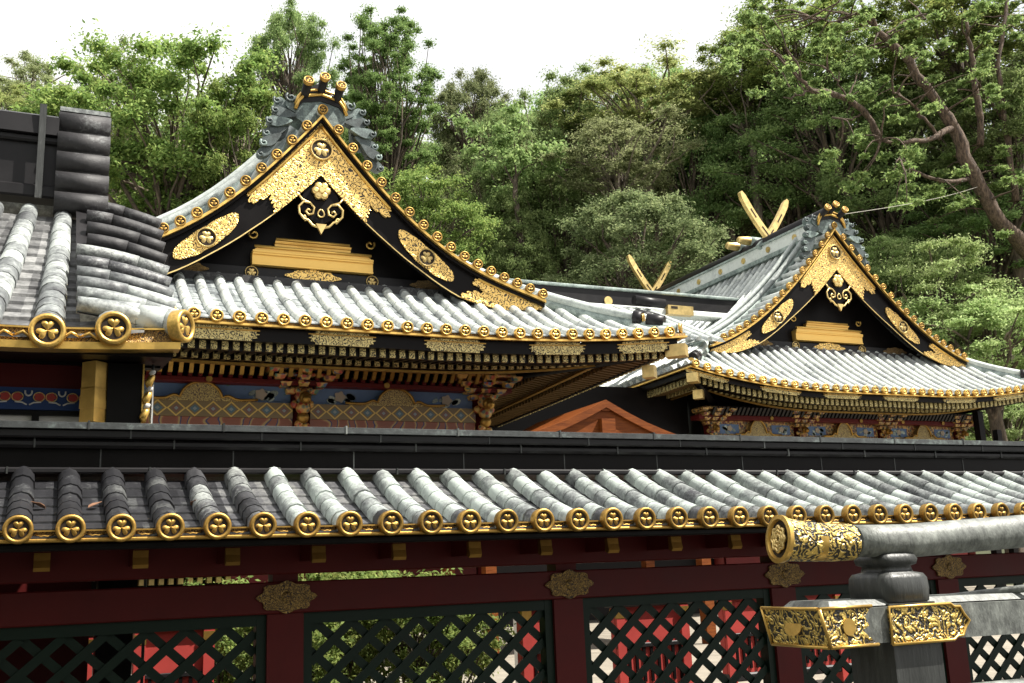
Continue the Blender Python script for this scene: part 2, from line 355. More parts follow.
# ------------------------------------------------------------------ general curved roof slope
def slope(mb_pan, mb_roll, pos, a_list, tmax, side, r, course, pan_step=.022, edges=None, mp=None, mr=None, lift=.0):
    """pos(a, t) gives the surface point; a runs along the eave, t up the slope; rolls at a_list"""
    da = a_list[1]-a_list[0] if len(a_list) > 1 else .3
    al = [a_list[0]-da/2]+[a+da/2 for a in a_list]
    for i, a in enumerate(a_list):
        a0, a1 = al[i], al[i+1]; tm = tmax(a)
        nt_ = max(1, int(round(tm/course))); ts = np.linspace(0, tm, nt_+1)
        up = np.array((0, 0, pan_step))
        if mp: mb_pan.m(mp(a) if not hasattr(mp, 'name') else mp)
        for j in range(nt_):
            t0, t1 = ts[j], ts[j+1]
            p = [pos(a0, t0)+up, pos(a1, t0)+up, pos(a1, min(t1, max(tmax(a1), .02))), pos(a0, min(t1, max(tmax(a0), .02)))]
            q = [pos(a0, t0), pos(a1, t0)]
            mb_pan.add(p+q, [(0, 1, 2, 3), (4, 5, 1, 0)])
        jx, jz, jt = random.uniform(-1, 1)*.05*r, random.uniform(-1, 1)*.06*r, random.uniform(-1, 1)*.10*r
        for j in range(nt_):
            if mr: mb_roll.m(mr(a, j) if callable(mr) and not hasattr(mr, 'name') else mr)
            t0, t1 = ts[j], ts[j+1]; jr = r*(1+random.uniform(-.04, .04))
            o = np.array(side, float)*(jx+jt*j/nt_+random.uniform(-1, 1)*.035*r)+np.array((0, 0, lift+jz+random.uniform(-1, 1)*.03*r))
            mb_roll.half(pos(a, t0-.015)+o, pos(a, t1)+o, side, jr*1.04, jr*.95)

# ================================================================== SETTING
def hillz(X, Y):
    b = np.maximum(0, Y-50)*.42+np.maximum(0, X-46)*.20*np.clip((Y-20)/30, 0, 1)+np.maximum(0, -20-X)*.25*np.clip((Y-20)/30, 0, 1)
    return b+np.sin(X*.13)*np.cos(Y*.11)*.8*np.clip(b/4, 0, 1)
def terrain():
    xs = np.arange(-120, 201, 5.); ys = np.concatenate([np.arange(-60, 30, 15.), np.arange(30, 170, 5.)])
    vs = [(x, y, float(hillz(x, y))) for y in ys for x in xs]; n = len(xs)
    fs = [(j*n+i, j*n+i+1, (j+1)*n+i+1, (j+1)*n+i) for j in range(len(ys)-1) for i in range(n-1)]
    mb = MB(); mb.m(HILL).add(vs, fs, True); tag(mb.build('hillside'), kind='structure')
    mb = MB(); mb.m(LOW_BOUNCE).add([(-30, -28, .008), (40, -28, .008), (40, 8.6, .008), (-30, 8.6, .008)], [(0, 1, 2, 3)]); tag(mb.build('unseen_dark_paving'), kind='structure')  # unseen dark ground added to weaken sunlight bounced onto the fence
    mb = MB(); mb.m(GROUND).add([(-40, -20, .004), (60, -20, .004), (60, 48, .004), (-40, 48, .004)], [(0, 1, 2, 3)]); tag(mb.build('gravel_court'), kind='structure')
terrain()

# ================================================================== FENCE
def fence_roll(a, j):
    if a < .95: return T_FDARK  # dark tile at the left end, half-dark tile next to it
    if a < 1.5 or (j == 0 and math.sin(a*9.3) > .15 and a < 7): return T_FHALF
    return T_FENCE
def fence():
    root = thing('roofed_fence', 'long red lacquered fence with green lattice panels under a tiled roof with gold end caps', 'fence', (4.3, 8.5, 0))
    ye, yt, ze, zt = 7.25, 8.42, .377, .845
    def pos(a, t):
        k = t/(yt-ye); return np.array((a, ye+t, H+ze-.055+(zt-ze)*k-.03*math.sin(math.pi*k)))
    al = [-.11+.3*k for k in range(-6, 45)]
    pan = MB(); rol = pan
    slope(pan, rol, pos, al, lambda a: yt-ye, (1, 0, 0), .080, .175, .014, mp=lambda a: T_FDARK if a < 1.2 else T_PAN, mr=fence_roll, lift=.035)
    # rear slope, plain pans
    pan.m(T_PAN).add([(-2, 8.6, H+.84), (13.4, 8.6, H+.84), (13.4, 9.75, H+.36), (-2, 9.75, H+.36)], [(0, 1, 2, 3)])
    roof = pan.build('roof', root)
    for a in al: inst(CAPD, 'tile_end_cap', roof, (a, ye-.055, H+ze+.0), .089)
    x0, x1 = al[0]-.15, al[-1]+.15
    m = MB(); m.m(GOLDD).bbox(x0, x1, ye-.022, ye+.10, H+.296, H+.318, .006); m.m(FRETB).box(x0, x1, ye+.012, ye+.09, H+.318, H+.362)
    m.m(GOLDD).box(x0, x1, ye-.004, ye+.1, H+.362, H+.372)
    m.m(GOLDD)
    for a in al:                                   # little arches of the drip tiles between the caps
        m.tube([(a+.1, ye+.008, H+.345), (a+.13, ye+.004, H+.333), (a+.15, ye+.004, H+.338), (a+.17, ye+.004, H+.333), (a+.2, ye+.008, H+.345)], .006, 5)
    m.build('eave_trim', root)
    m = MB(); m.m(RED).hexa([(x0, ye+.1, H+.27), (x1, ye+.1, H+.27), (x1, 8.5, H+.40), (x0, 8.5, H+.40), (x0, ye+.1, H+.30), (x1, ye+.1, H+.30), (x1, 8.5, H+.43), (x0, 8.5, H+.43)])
    m.m(BLACK).bbox(x0, x1, ye+.05, ye+.16, H+.245, H+.292); m.build('eave_board', root)
    # ridge
    m = MB(); m.m(BLACKM).bbox(x0, x1, 8.36, 8.80, H+.838, H+.885, .012)
    m.m(BLACK).box(x0, x1, 8.44, 8.74, H+.885, H+1.03)
    m.m(BLACKM).bbox(x0, x1, 8.37, 8.80, H+1.03, H+1.095, .02); m.m(BLACKM).bbox(x0, x1, 8.33, 8.83, H+1.10, H+1.165, .012)
    m.m(T_RIDGE).prism([(8.30, 1.165), (8.86, 1.165), (8.86, 1.21), (8.80, 1.222), (8.36, 1.222), (8.30, 1.212)], (x0, 0, H), (0, 1, 0), (0, 0, 1), (x1-x0, 0, 0))
    rd = m.build('ridge', root)
    m = MB(); m.m(IRON)
    for k in range(16):
        x = x0+.4+k*.98; m.box(x, x+.014, 8.294, 8.60, H+1.16, H+1.226)
        m.box(x+.3, x+.312, 8.325, 8.4, H+1.098, H+1.167); m.box(x+.62, x+.632, 8.364, 8.42, H+1.028, H+1.097); m.box(x+.1, x+.11, 8.436, 8.46, H+.88, H+1.032); m.box(x+.45, x+.462, 8.354, 8.42, H+.836, H+.888)
    m.build('ridge_seam', rd)
    # beams
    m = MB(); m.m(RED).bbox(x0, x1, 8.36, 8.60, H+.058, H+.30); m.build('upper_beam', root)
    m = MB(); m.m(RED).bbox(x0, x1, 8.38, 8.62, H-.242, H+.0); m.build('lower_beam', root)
    # rafter arms with gold tips
    am = MB(); am.m(RED).box(-.05, .05, -.02, .42, -.005, .12)
    am.m(GOLDDD).prism([(-.03, .10), (-.035, .05), (-.05, -.0), (-.03, -.025), (.02, -.01), (.02, .10)], (-.052, 0, 0), (0, 1, 0), (0, 0, 1), (.104, 0, 0))
    ao = am.build('rafter_arm'); ame = ao.data; bpy.data.objects.remove(ao)
    x = P(42, 560, 8.0)[0]; dx = (P(673, 541, 8.0)[0]-x)/8
    for k in range(-1, 16): inst(ame, 'rafter_arm', root, (x+dx*k, 7.98, H+.155))
    # posts, lattice, fittings
    px = [-3.15, -.62, 1.802, 4.279, 6.616, float(P(946, 620, 8.5)[0]), float(P(946, 620, 8.5)[0])+2.4]
    fit = []
    for k in range(36):
        a = 2*math.pi*k/36; rr = .115*(1+.10*math.cos(a*8)); fit.append((rr*1.9*math.copysign(abs(math.cos(a))**1.05, math.cos(a)), rr*math.sin(a)))
    for x in px:
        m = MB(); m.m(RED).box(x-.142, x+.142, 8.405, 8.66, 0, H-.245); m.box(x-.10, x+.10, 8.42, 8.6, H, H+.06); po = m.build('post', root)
        m = MB(); m.m(FRETB).prism(fit, (x, 8.378, H-.118), (1, 0, 0), (0, 0, 1), (0, -.02, 0)); m.m(FRETB).tube([(x, 8.36, H-.118), (x, 8.350, H-.118)], [.05, .02], 12)
        m.build('gold_fitting', root)
    for x0_, x1_ in zip([p+.142 for p in px[:-1]], [p-.142 for p in px[1:]]):
        zt_, zb = H-.245, .15; m = MB(); m.m(GREEN)
        f = .075
        m.box(x0_, x0_+f, 8.44, 8.56, zb, zt_); m.box(x1_-f, x1_, 8.44, 8.56, zb, zt_); m.box(x0_+f, x1_-f, 8.443, 8.557, zt_-.085, zt_); m.box(x0_+f, x1_-f, 8.443, 8.557, zb, zb+f)
        fr = m.build('lattice_frame', root)
        m = MB(); m.m(GREEN); ax0, ax1, az0, az1 = x0_+f, x1_-f, zb+f, zt_-.085
        p, q, hw = .285, .255, .033
        for sgn in (1, -1):
            for k in range(-14, 30):
                # line x = xk + sgn*(z-az1)*p/q, clipped to the frame
                xk = ax0+.05+k*p
                za, zb_ = az0, az1
                X = lambda z: xk+sgn*(z-az1)*p/q
                pts = []
                lo, hi = az0, az1
                if sgn > 0: lo = max(lo, az1+(ax0-xk)*q/p); hi = min(hi, az1+(ax1-xk)*q/p)
                else: lo = max(lo, az1-(ax1-xk)*q/p); hi = min(hi, az1-(ax0-xk)*q/p)
                if hi-lo < .02: continue
                d = np.array((sgn*p, q)); d /= np.linalg.norm(d); nn = np.array((-d[1], d[0]))*hw
                a = np.array((X(lo), lo)); b = np.array((X(hi), hi)); yy = 8.475 if sgn > 0 else 8.502
                pts = [(a[0]-nn[0], yy, a[1]-nn[1]), (b[0]-nn[0], yy, b[1]-nn[1]), (b[0]+nn[0], yy, b[1]+nn[1]), (a[0]+nn[0], yy, a[1]+nn[1])]
                m.pts_prism(pts, (0, .026, 0))
        m.build('lattice', fr)
fence()

# ================================================================== HALLS WITH HIP-AND-GABLE ROOFS
def scallop(path, n, amp):
    """turns a polyline (u,v) into one with n little outward bumps"""
    pts = []
    P_ = [np.array(p, float) for p in path]; seg = [np.linalg.norm(P_[i+1]-P_[i]) for i in range(len(P_)-1)]; tot = sum(seg)
    N = n*5
    for k in range(N+1):
        s = tot*k/N; i = 0
        while i < len(seg)-1 and s > seg[i]: s -= seg[i]; i += 1
        d = (P_[i+1]-P_[i])/max(seg[i], 1e-6); nn = np.array((d[1], -d[0])); pts.append(P_[i]+d*s+nn*amp*abs(math.sin(math.pi*n*k/N)))
    return pts
def cloud_plate(hl, hh, n=5):
    """long plate outline with stepped cloud ends"""
    pts = []
    e = [(hl*.78, -hh), (hl*.80, -hh*.62), (hl*.93, -hh*.55), (hl*.90, -hh*.2), (hl, 0), (hl*.90, hh*.2), (hl*.93, hh*.55), (hl*.80, hh*.62), (hl*.78, hh)]
    return [(x, z) for x, z in e]+[(-x, -z) for x, z in e]

def curl(c, s, flip=1, turns=1.6, r0=.06, tail=None):
    """spiral polyline in xz"""
    pts = []
    for k in range(22):
        t = k/21; a = t*turns*2*math.pi; r = r0*(.25+.75*t); pts.append((c[0]+flip*r*math.cos(a)*s, c[1]+r*math.sin(a)*s))
    if tail: pts += tail
    return pts

def hall(root, q):
    tf = (K, (0, 0, H))
    cx, ye, ze, hx, yg, yw, hy = q['cx'], q['ye'], q['ze'], q['hx'], q['yg'], q['yw'], q['hy']
    cyy = ye+hy
    pitch, rr = .298, .078
    up = smooth_tab(q['up']); th = interp(q['th']); w = q['up'][-1][0]
    gS = interp(q['skirt']); st = q['skirt'][-1][0]
    U = q['upturn']
    def lift_(a, h, t):
        k = max(0, (abs(a)/h-.25)/.75)**2.2 if h == hx else q.get('side', 0)+(1-q.get('side', 0))*(abs(a)/h)**1.3
        return U*k*max(0, 1-t/2.6)
    def WLD(p): return np.array(p)*K+np.array((0, 0, H))
    # ---- front skirt
    def pos(a, t): return np.array((cx+a, ye+t, ze+gS(t)+lift_(a, hx, t)))
    n = int(hx/pitch); al = [k*pitch+q.get('phase', 0) for k in range(-n, n+1)]; al = [a for a in al if abs(a) < hx-.08]
    pan = MB(); rol = pan
    slope(pan, rol, pos, al, lambda a: max(.05, min(st, hx-abs(a))), (1, 0, 0), rr, .26, .018, mp=T_PALEPAN, mr=T_PALE, lift=.02)
    # ---- side slopes: skirt part
    for sgn in (-1, 1):
        def poss(a, t, sgn=sgn): return np.array((cx+sgn*(hx-t), cyy+a, ze+gS(t)+lift_(a, hy, t)))
        m_ = int(hy/pitch); bl = [k*pitch for k in range(-m_, m_+1)]
        slope(pan, rol, poss, bl, lambda a: max(.05, min(hx-w+.25, hy-abs(a))), (0, 1, 0), rr, .26, .018, mp=T_PALEPAN, mr=T_PALE, lift=.02)
        # upper slope: rolls run down from the ridge, spaced along y
        yv, yb = yg+.12, 2*cyy-yg
        def posu(a, t, sgn=sgn): dx = w-t; return np.array((cx+sgn*dx, a, up(max(dx, 0))-.03))
        cl = [yv+pitch*(k+.5) for k in range(int((yb-yv)/pitch))]
        slope(pan, rol, posu, cl, lambda a: w-.12, (0, 1, 0), rr, .26, .018, mp=T_PALEPAN, mr=T_PALE, lift=.02)
    roof = pan.build('tiled_roof', root, tf)
    caps = [inst(CAP, 'tile_end_cap', roof, WLD(pos(a, 0)+np.array((0, -.05, .03))), .088*K) for a in al]
    # ---- verge rolls with caps on the gable edge
    vr = MB(); vr.m(T_PALE); nv = int(w/.236)
    for s in (-1, 1):
        for k in range(nv+1):
            dx = .02+k*.236 if k else 0
            if k == 0 and s < 0: continue
            z = up(dx)+.085; sl = up(dx+.01)-up(dx)
            vr.m(T_GREEN if k % 5 == 2 else T_PALE).tube([(cx+s*dx, yg-.13, z), (cx+s*dx, yg+.62, z+.03)], .072, 8)
            inst(CAPD, 'verge_tile_cap', roof, WLD((cx+s*dx, yg-.15, z)), .084*K)
    # descending ridges on both slopes
    for s in (-1, 1):
        for yy, r_, zz_ in ((yg+.78, .075, .27+q.get('dz', 0)), (yg+1.16, .065, .33+1.9*q.get('dz', 0))):
            xs_ = np.linspace(.12, w*.96, 14)
            vr.m(T_GREEN).tube([(cx+s*dx, yy+.03, up(dx)+zz_*.45) for dx in xs_], r_*1.25+q.get('dz', 0)*.45, 8)
            vr.m(T_MIDG).tube([(cx+s*dx, yy, up(dx)+zz_) for dx in xs_], r_, 8)
        # lower end ornament of the descending ridge
    vr.build('verge_tile_rolls', roof, tf)
    # ---- hip ridges
    for sx in (-1, 1):
        for sy in (-1, 1):
            hr = MB(); pts = []
            for t in np.linspace(.12, hx-w+.15, 9):
                a = hx-t; pts.append(np.array((cx+sx*a, cyy+sy*(hy-t), ze+gS(t)+lift_(hx-t, hx, t)*.9+.05)))
            hr.m(T_GREEN)
            hr.tube([p+np.array((0, 0, .02)) for p in pts], .10, 6); 
            hr.m(T_MIDG).tube([p+np.array((0, 0, .17)) for p in pts[2:]], .085, 8)
            e = pts[2]
            hr.m(BLACKM).tube([e+np.array((sx*.08, sy*.08, .12)), e+np.array((-sx*.02, -sy*.02, .14))], [.13, .15], 8)
            hr.m(GOLD).tube([e+np.array((sx*.10, sy*.10, .12)), e+np.array((sx*.085, sy*.085, .12))], .09, 10)
            e = pts[0]; hr.m(GOLD).tube([e+np.array((sx*.06, sy*.06, .03)), e+np.array((sx*.03, sy*.03, .03))], .085, 10)
            hr.m(BLACKM).tube([pts[1]+np.array((sx*.1, sy*.1, .10)), pts[1]+np.array((-sx*.1, -sy*.1, .16))], [.11, .13], 8)
            hr.build('hip_ridge', roof, tf)
    # ---- eave edge: gold trim, black fascia with fittings, two rafter tiers
    def run(fn, ny=None):
        """strip along all four eaves; fn(side,param list) handled by sampling"""
    eb = MB()
    def eave_box(mb, d0, d1, z0, z1, sides=('f', 'l', 'r')):
        """box strip following the eave, from d0 to d1 inwards of the edge, z relative to eave"""
        for sd_ in sides:
            h = hx if sd_ == 'f' else hy; N = 24
            def pt(a, d, z):
                l = lift_(a, h, 0)
                if sd_ == 'f': return (cx+a*(h-d)/h, ye+d, ze+z+l)
                s = -1 if sd_ == 'l' else 1
                return (cx+s*(hx-d), cyy+a*(h-d)/h, ze+z+l)
            aa = np.linspace(-h, h, N+1)
            for i in range(N):
                a, b = aa[i], aa[i+1]
                mb.hexa([pt(a, d0, z0), pt(b, d0, z0), pt(b, d1, z0), pt(a, d1, z0), pt(a, d0, z1), pt(b, d0, z1), pt(b, d1, z1), pt(a, d1, z1)])
    m = MB(); m.m(GOLD); eave_box(m, .0, .07, -.075, -.045); m.m(FRETB); eave_box(m, .02, .07, -.045, .0); m.build('eave_trim', roof, tf)
    f0, f1 = q['fascia']; r1, r2 = q['rows']
    m = MB(); m.m(BLACK); eave_box(m, .12, .22, f0, -.078); fas = m.build('eave_fascia', root, tf)
    # soffit boards
    m = MB(); m.m(BLACK); eave_box(m, .22, q['row2d'], r1[1], r1[1]+.03); eave_box(m, q['row2d'], q['wall']+.25, r2[1]+.01, r2[1]+.04); m.build('soffit', root, tf)
    # fittings on the fascia
    hh = (-.078-f0)/2*.98; fl = q['fitlen']
    for a in q['fits']:
        m = MB(); m.m(FRETD); z0 = ze+lift_(a, hx, 0)+(f0-.078)/2; sl = (lift_(a+.05, hx, 0)-lift_(a-.05, hx, 0))/.1
        m.prism(cloud_plate(fl*.5, hh*1.05), (cx+a, ye+.118, z0), (1, 0, sl), (0, 0, 1), (0, -.02, 0))
        m.m(GOLDD).prism([(-fl*.5, -.008), (fl*.5, -.008), (fl*.5, .008), (-fl*.5, .008)], (cx+a, ye+.098, z0+hh*.55), (1, 0, sl), (0, 0, 1), (0, -.008, 0))
        m.build('fascia_fitting', fas, tf)
    # rafters
    def rafters(name, d0, z0, z1, d1, zr, wd, step, mat_end):
        m = MB()
        for sd_ in ('f', 'l', 'r'):
            h = hx if sd_ == 'f' else hy
            lim = h-d0-.06
            for a in np.arange(-lim+.05, lim, step):
                l = lift_(a*h/(h-d0), h, 0)*.95
                inn = min(d1 if sd_ == 'f' else d0+.50, max(d0+.2, h-abs(a)-.02))
                kk = (inn-d0)/(d1-d0)
                def box(dA, dB, zA0, zA1, zB0, zB1, ww):
                    c = []
                    for d_, u_ in ((dA, 0), (dB, 1)):
                        for s2 in (-1, 1):
                            for z_ in ((zA0, zA1) if u_ == 0 else (zB0, zB1)):
                                if sd_ == 'f': c.append((cx+a+s2*ww/2, ye+d_, ze+z_+l))
                                else:
                                    s3 = -1 if sd_ == 'l' else 1; c.append((cx+s3*(hx-d_), cyy+a+s2*ww/2, ze+z_+l))
                    A0, A1, B0, B1, C0, C1, D0, D1 = c
                    m.hexa([A0, B0, D0, C0, A1, B1, D1, C1])
                m.m(BLACK if sd_ == 'f' else RAFT); box(d0+.012, inn, z0+.004, z1-.004, z0+zr*kk, z1+zr*kk, wd*.92)
                m.m(mat_end); box(d0, d0+.05, z0, z1, z0, z1, wd)
        m.build(name, root, tf)
    rafters('upper_rafter_row', .26, r1[0], r1[1], q['row2d']+.3, .12, .085, .149, FRETD)
    rafters('lower_rafter_row', q['row2d'], r2[0], r2[1], q['wall']+.2, .25, .085, .149, FRETD)
    m = MB(); m.m(GOLDD); eave_box(m, q['row2d']+.1, q['row2d']+.17, r2[0]-.055, r2[0]-.02, ('f', 'l', 'r')); m.build('gilt_batten', root, tf); m = MB(); m.m(BLACK); eave_box(m, .3, .38, r2[1]+.02, r1[0]-.002); m.build('eave_batten', root, tf)
    # corner beams with gilt ends
    for s in (-1, 1):
        m = MB(); z = ze+U*.95
        m.m(BLACK).tube([(cx+s*(hx-.1), ye+.1, z-.25), (cx+s*(hx-q['wall']), ye+q['wall'], ze-.15)], .10, 4)
        m.m(GOLDP); c = np.array((cx+s*(hx-.02), ye+.02, z-.26)); dg = np.array((-s*.7, .7, 0)); sdv = np.array((.7, s*.7, 0))
        for zz, ww, ll, o in ((0, .12, .34, 0), (-.30, .11, .2, .55)):
            cc = c+dg*o; v = [cc-sdv*ww+np.array((0, 0, zz-.12)), cc+sdv*ww+np.array((0, 0, zz-.12)), cc+sdv*ww+dg*ll+np.array((0, 0, zz-.12)), cc-sdv*ww+dg*ll+np.array((0, 0, zz-.12))]
            m.hexa(v+[p+np.array((0, 0, .2)) for p in v])
        m.build('corner_beam', root, tf)
    # ---- gable: wall, bargeboards, fittings
    zb = ze+gS(st)
    gw = MB(); gw.m(BLACK); pts = [(cx-w*.86, yw, zb-.4), (cx+w*.86, yw, zb-.4)]+[(cx+dx, yw, up(abs(dx))-.2) for dx in np.linspace(w*.86, -w*.86, 25)]
    gw.pts_prism(pts, (0, .1, 0))
    gw.m(BLACKM).box(cx-w*.9, cx+w*.9, yw-.10, yw, zb-.05, zb+.17)
    gw.m(T_DARK).box(cx-w*.92, cx+w*.92, yw-.22, yw, zb-.15, zb-.0)
    gwo = gw.build('gable_wall', root, tf)
    g = q['g']                       # scale of the gable furniture
    m = MB(); m.m(BEAMG)
    for x0, x1, z0, z1, dpt in ((-.98, .98, .20, .50, .16), (-.62, .62, .50, .66, .11)):
        o_ = [(x0*g, z0*g), (x1*g, z0*g), (x1*g, (z0+.75*(z1-z0))*g), ((x1-.1)*g, z1*g), ((x0+.1)*g, z1*g), (x0*g, (z0+.75*(z1-z0))*g)]
        m.prism(o_, (cx, yw-.002, zb), (1, 0, 0), (0, 0, 1), (0, -dpt, 0))
        for f0_, f1_, dd_ in ((.0, .07, .02), (.56, .66, .03), (.66, .76, .045)):
            m.prism([(x0*g, (z0+f0_*(z1-z0))*g), (x1*g, (z0+f0_*(z1-z0))*g), (x1*g, (z0+f1_*(z1-z0))*g), (x0*g, (z0+f1_*(z1-z0))*g)], (cx, yw-.002-dpt, zb), (1, 0, 0), (0, 0, 1), (0, -dd_, 0))
        m.tube([(cx+x0*g*.97, yw-.01-dpt, zb+z1*g), (cx+x1*g*.97, yw-.01-dpt, zb+z1*g)], .025*g, 6)
    m.build('gold_beam', gwo, tf)
    for s in (-1, 1): inst(CREST, 'crest_disc', gwo, WLD((cx+s*.98*g, yw-.12, zb+.08)), .105*g*K)
    fl_ = [(.42*g*math.cos(a)*(1+.12*math.cos(6*a)), .11*g*math.sin(a)*(1+.1*math.cos(8*a))) for a in np.linspace(0, 2*math.pi, 40)[:-1]]
    m = MB(); m.m(FRET).prism(fl_, (cx, yw-.102, zb+.08), (1, 0, 0), (0, 0, 1), (0, -.02, 0)); m.build('gold_fitting', gwo, tf)
    for s in (-1, 1):
        m = MB(); m.m(FRETB).prism([(x*.8, z*.95) for x, z in fl_], (cx+s*2.0*g, yw-.102, zb+.08), (1, 0, 0), (0, 0, 1), (0, -.02, 0)); m.build('gold_fitting', gwo, tf)
        m = MB(); c = curl((0, 0), g, s, 1.1, .085); c = [(cx+s*.95*g+a, yw-.1, zb+.72*g+b) for a, b in c]; m.m(GOLD).tube(c, .018*g, 5); m.build('gold_curl', gwo, tf)
    for s in (-1, 1):
        bb = MB(); xs = np.linspace(0, w, 26)
        top = [(cx+s*d, yg, up(d)-.045) for d in xs]; bot = [(cx+s*d, yg, up(d)-.045-th(d)) for d in xs]
        bb.m(BLACK)
        for i in range(25):
            a, b, c, d = top[i], top[i+1], bot[i+1], bot[i]
            pp = [d, c, (c[0], yg+.1, c[2]), (d[0], yg+.1, d[2]), a, b, (b[0], yg+.1, b[2]), (a[0], yg+.1, a[2])]; bb.hexa(pp)
        # underside of the verge
        for i in range(25):
            a, b = top[i], top[i+1]; bb.hexa([(a[0], yg+.1, a[2]-.08), (b[0], yg+.1, b[2]-.08), (b[0], yw, b[2]-.08), (a[0], yw, a[2]-.08), (a[0], yg+.1, a[2]), (b[0], yg+.1, b[2]), (b[0], yw, b[2]), (a[0], yw, a[2])])
        bo = bb.build('bargeboard', root, tf)
        # gold edge
        m = MB(); m.m(GOLD)
        for i in range(25):
            a, b = top[i], top[i+1]
            m.hexa([(a[0], yg-.14, a[2]+.0), (b[0], yg-.14, b[2]+.0), (b[0], yg+.1, b[2]+.0), (a[0], yg+.1, a[2]+.0), (a[0], yg-.14, a[2]+.05), (b[0], yg-.14, b[2]+.05), (b[0], yg+.1, b[2]+.05), (a[0], yg+.1, a[2]+.05)])
        m.build('gold_edge', bo, tf)
        m = MB(); m.m(BLACK)
        for i in range(25):
            a, b = top[i], top[i+1]
            m.hexa([(a[0], yg-.08, a[2]-.06), (b[0], yg-.08, b[2]-.06), (b[0], yg+.003, b[2]-.06), (a[0], yg+.003, a[2]-.06), (a[0], yg-.08, a[2]-.002), (b[0], yg-.08, b[2]-.002), (b[0], yg+.003, b[2]-.002), (a[0], yg+.003, a[2]-.002)])
        m.build('verge_batten', bo, tf)
        m = MB(); m.m(GOLDP)
        for i in range(25):           # thin gold line along the lower edge
            a, b = bot[i], bot[i+1]
            m.hexa([(a[0], yg-.015, a[2]-.004), (b[0], yg-.015, b[2]-.004), (b[0], yg-.001, b[2]-.004), (a[0], yg-.001, a[2]-.004), (a[0], yg-.015, a[2]+.016), (b[0], yg-.015, b[2]+.016), (b[0], yg-.001, b[2]+.016), (a[0], yg-.001, a[2]+.016)])
        m.build('lower_gold_line', bo, tf)
        def mp(u, v, dy=0): return (cx+s*u, yg-.005-dy, up(u)-.05-th(u)*v-.03*(v < .01))
        def plate(poly, mat, name, dep=.03):
            m = MB(); m.m(mat); p = [mp(u, v) for u, v in poly]
            if s < 0: p = p[::-1]
            m.pts_prism(p, (0, -dep, 0)); return m.build(name, bo, tf)
        # apex plate: upper arm long, lower arm shorter
        ua, la = q['apex']
        poly = [(u, .06) for u in np.linspace(0, ua, 7)]+[tuple(p) for p in scallop([(ua, .06), (ua*.97, .38), (ua*.72, .52)], 4, .05)][1:]+[tuple(p) for p in scallop([(ua*.70, .56), (la, .80), (la*.96, 1.0)], 4, .05)]+[(u, 1.0) for u in np.linspace(la*.9, 0, 6)]
        plate(poly, FRET, 'apex_fitting')
        m = MB(); m.m(GOLD); pl = [mp(u, .12, .035) for u in np.linspace(0, ua*1.02, 10)]; m.tube(pl, .028, 5); m.build('apex_edge_line', bo, tf)
        # middle plate with crest
        u0, u1 = q['mid']; uc = (u0+u1)/2; po = []
        for k in range(44):
            a = 2*math.pi*k/44; e = 1+.10*abs(math.cos(5*a)); uu = uc+(u1-u0)/2*math.cos(a)*(1.0 if abs(math.cos(a)) < .9 else 1.05); vv = .52+.30*math.copysign(abs(math.sin(a))**.75, math.sin(a))*e; po.append((uu, vv))
        plate(po, FRET, 'middle_fitting'); pc = mp(uc, .52, .045)
        inst(CREST, 'crest_disc', bo, WLD(pc), .155*q['cs']*K)
        # tail plate
        u0 = q['tail']; po = [(u, .12) for u in np.linspace(u0+.35, w-.02, 8)]+[(w-.02, .92)]+[(u, .99) for u in np.linspace(w-.1, u0, 6)]+[tuple(p) for p in scallop([(u0, .95), (u0+.22, .66), (u0+.5, .55)], 4, .06)]+[tuple(p) for p in scallop([(u0+.48, .5), (u0+.22, .36), (u0+.33, .14)], 3, .05)]
        plate(po, FRET, 'tail_fitting')
        m = MB(); m.m(GOLD); pl = [mp(u, .14, .035) for u in np.linspace(u0+.3, w-.02, 8)]; m.tube(pl, .024, 5); m.build('tail_edge_line', bo, tf)
    inst(CREST, 'apex_crest', roof, WLD((cx, yg-.06, up(0)-.05-th(0)*.55)), .185*q['cs']*K)
    # ---- pendant under the apex
    zc = up(0)-.05-th(0)-.05*g; g_ = g; g = g*.84; m = MB(); m.m(BLACK)
    out_ = [(0, .10), (.28, -.18), (.36, -.42), (.40, -.62), (.22, -.80), (0, -.92), (-.22, -.80), (-.40, -.62), (-.36, -.42), (-.28, -.18)]
    m.prism([(x*g, z*g) for x, z in out_], (cx, yg+.06, zc), (1, 0, 0), (0, 0, 1), (0, -.05, 0)); pn = m.build('gable_pendant', root, tf)
    m = MB(); m.m(GOLDP)
    for s in (-1, 1):
        c1 = [(s*x*g, z*g) for x, z in [(.42, -.38), (.36, -.46), (.20, -.52), (.13, -.60), (.15, -.72), (.24, -.75), (.29, -.69), (.25, -.64), (.20, -.67)]]
        m.tube([(cx+a, yg-.02, zc+b) for a, b in c1], .022*g, 6)
        c2 = [(s*x*g, z*g) for x, z in [(.20, -.52), (.33, -.50), (.42, -.60), (.41, -.74), (.32, -.84), (.24, -.86), (.16, -.95), (0, -1.0)]]
        m.tube([(cx+a, yg-.02, zc+b) for a, b in c2], .024*g, 6)
        c3 = [(s*x*g, z*g) for x, z in [(.38, -.80), (.31, -.78), (.27, -.84), (.31, -.88)]]; m.tube([(cx+a, yg-.02, zc+b) for a, b in c3], .02*g, 6)
    m.tube([(cx+.05*g*math.sin(t)*(1.2-math.cos(t)*.4), yg-.02, zc-.70*g+.075*g*math.cos(t)) for t in np.linspace(0, 2*math.pi, 12)], .016*g, 5)
    m.prism([(-.10*g, -.92*g), (.10*g, -.92*g), (0, -1.12*g)], (cx, yg+.005, zc), (1, 0, 0), (0, 0, 1), (0, -.05, 0))
    m.build('gold_scroll', pn, tf)
    m = MB(); m.m(GOLDP); zz = zc-.26*g
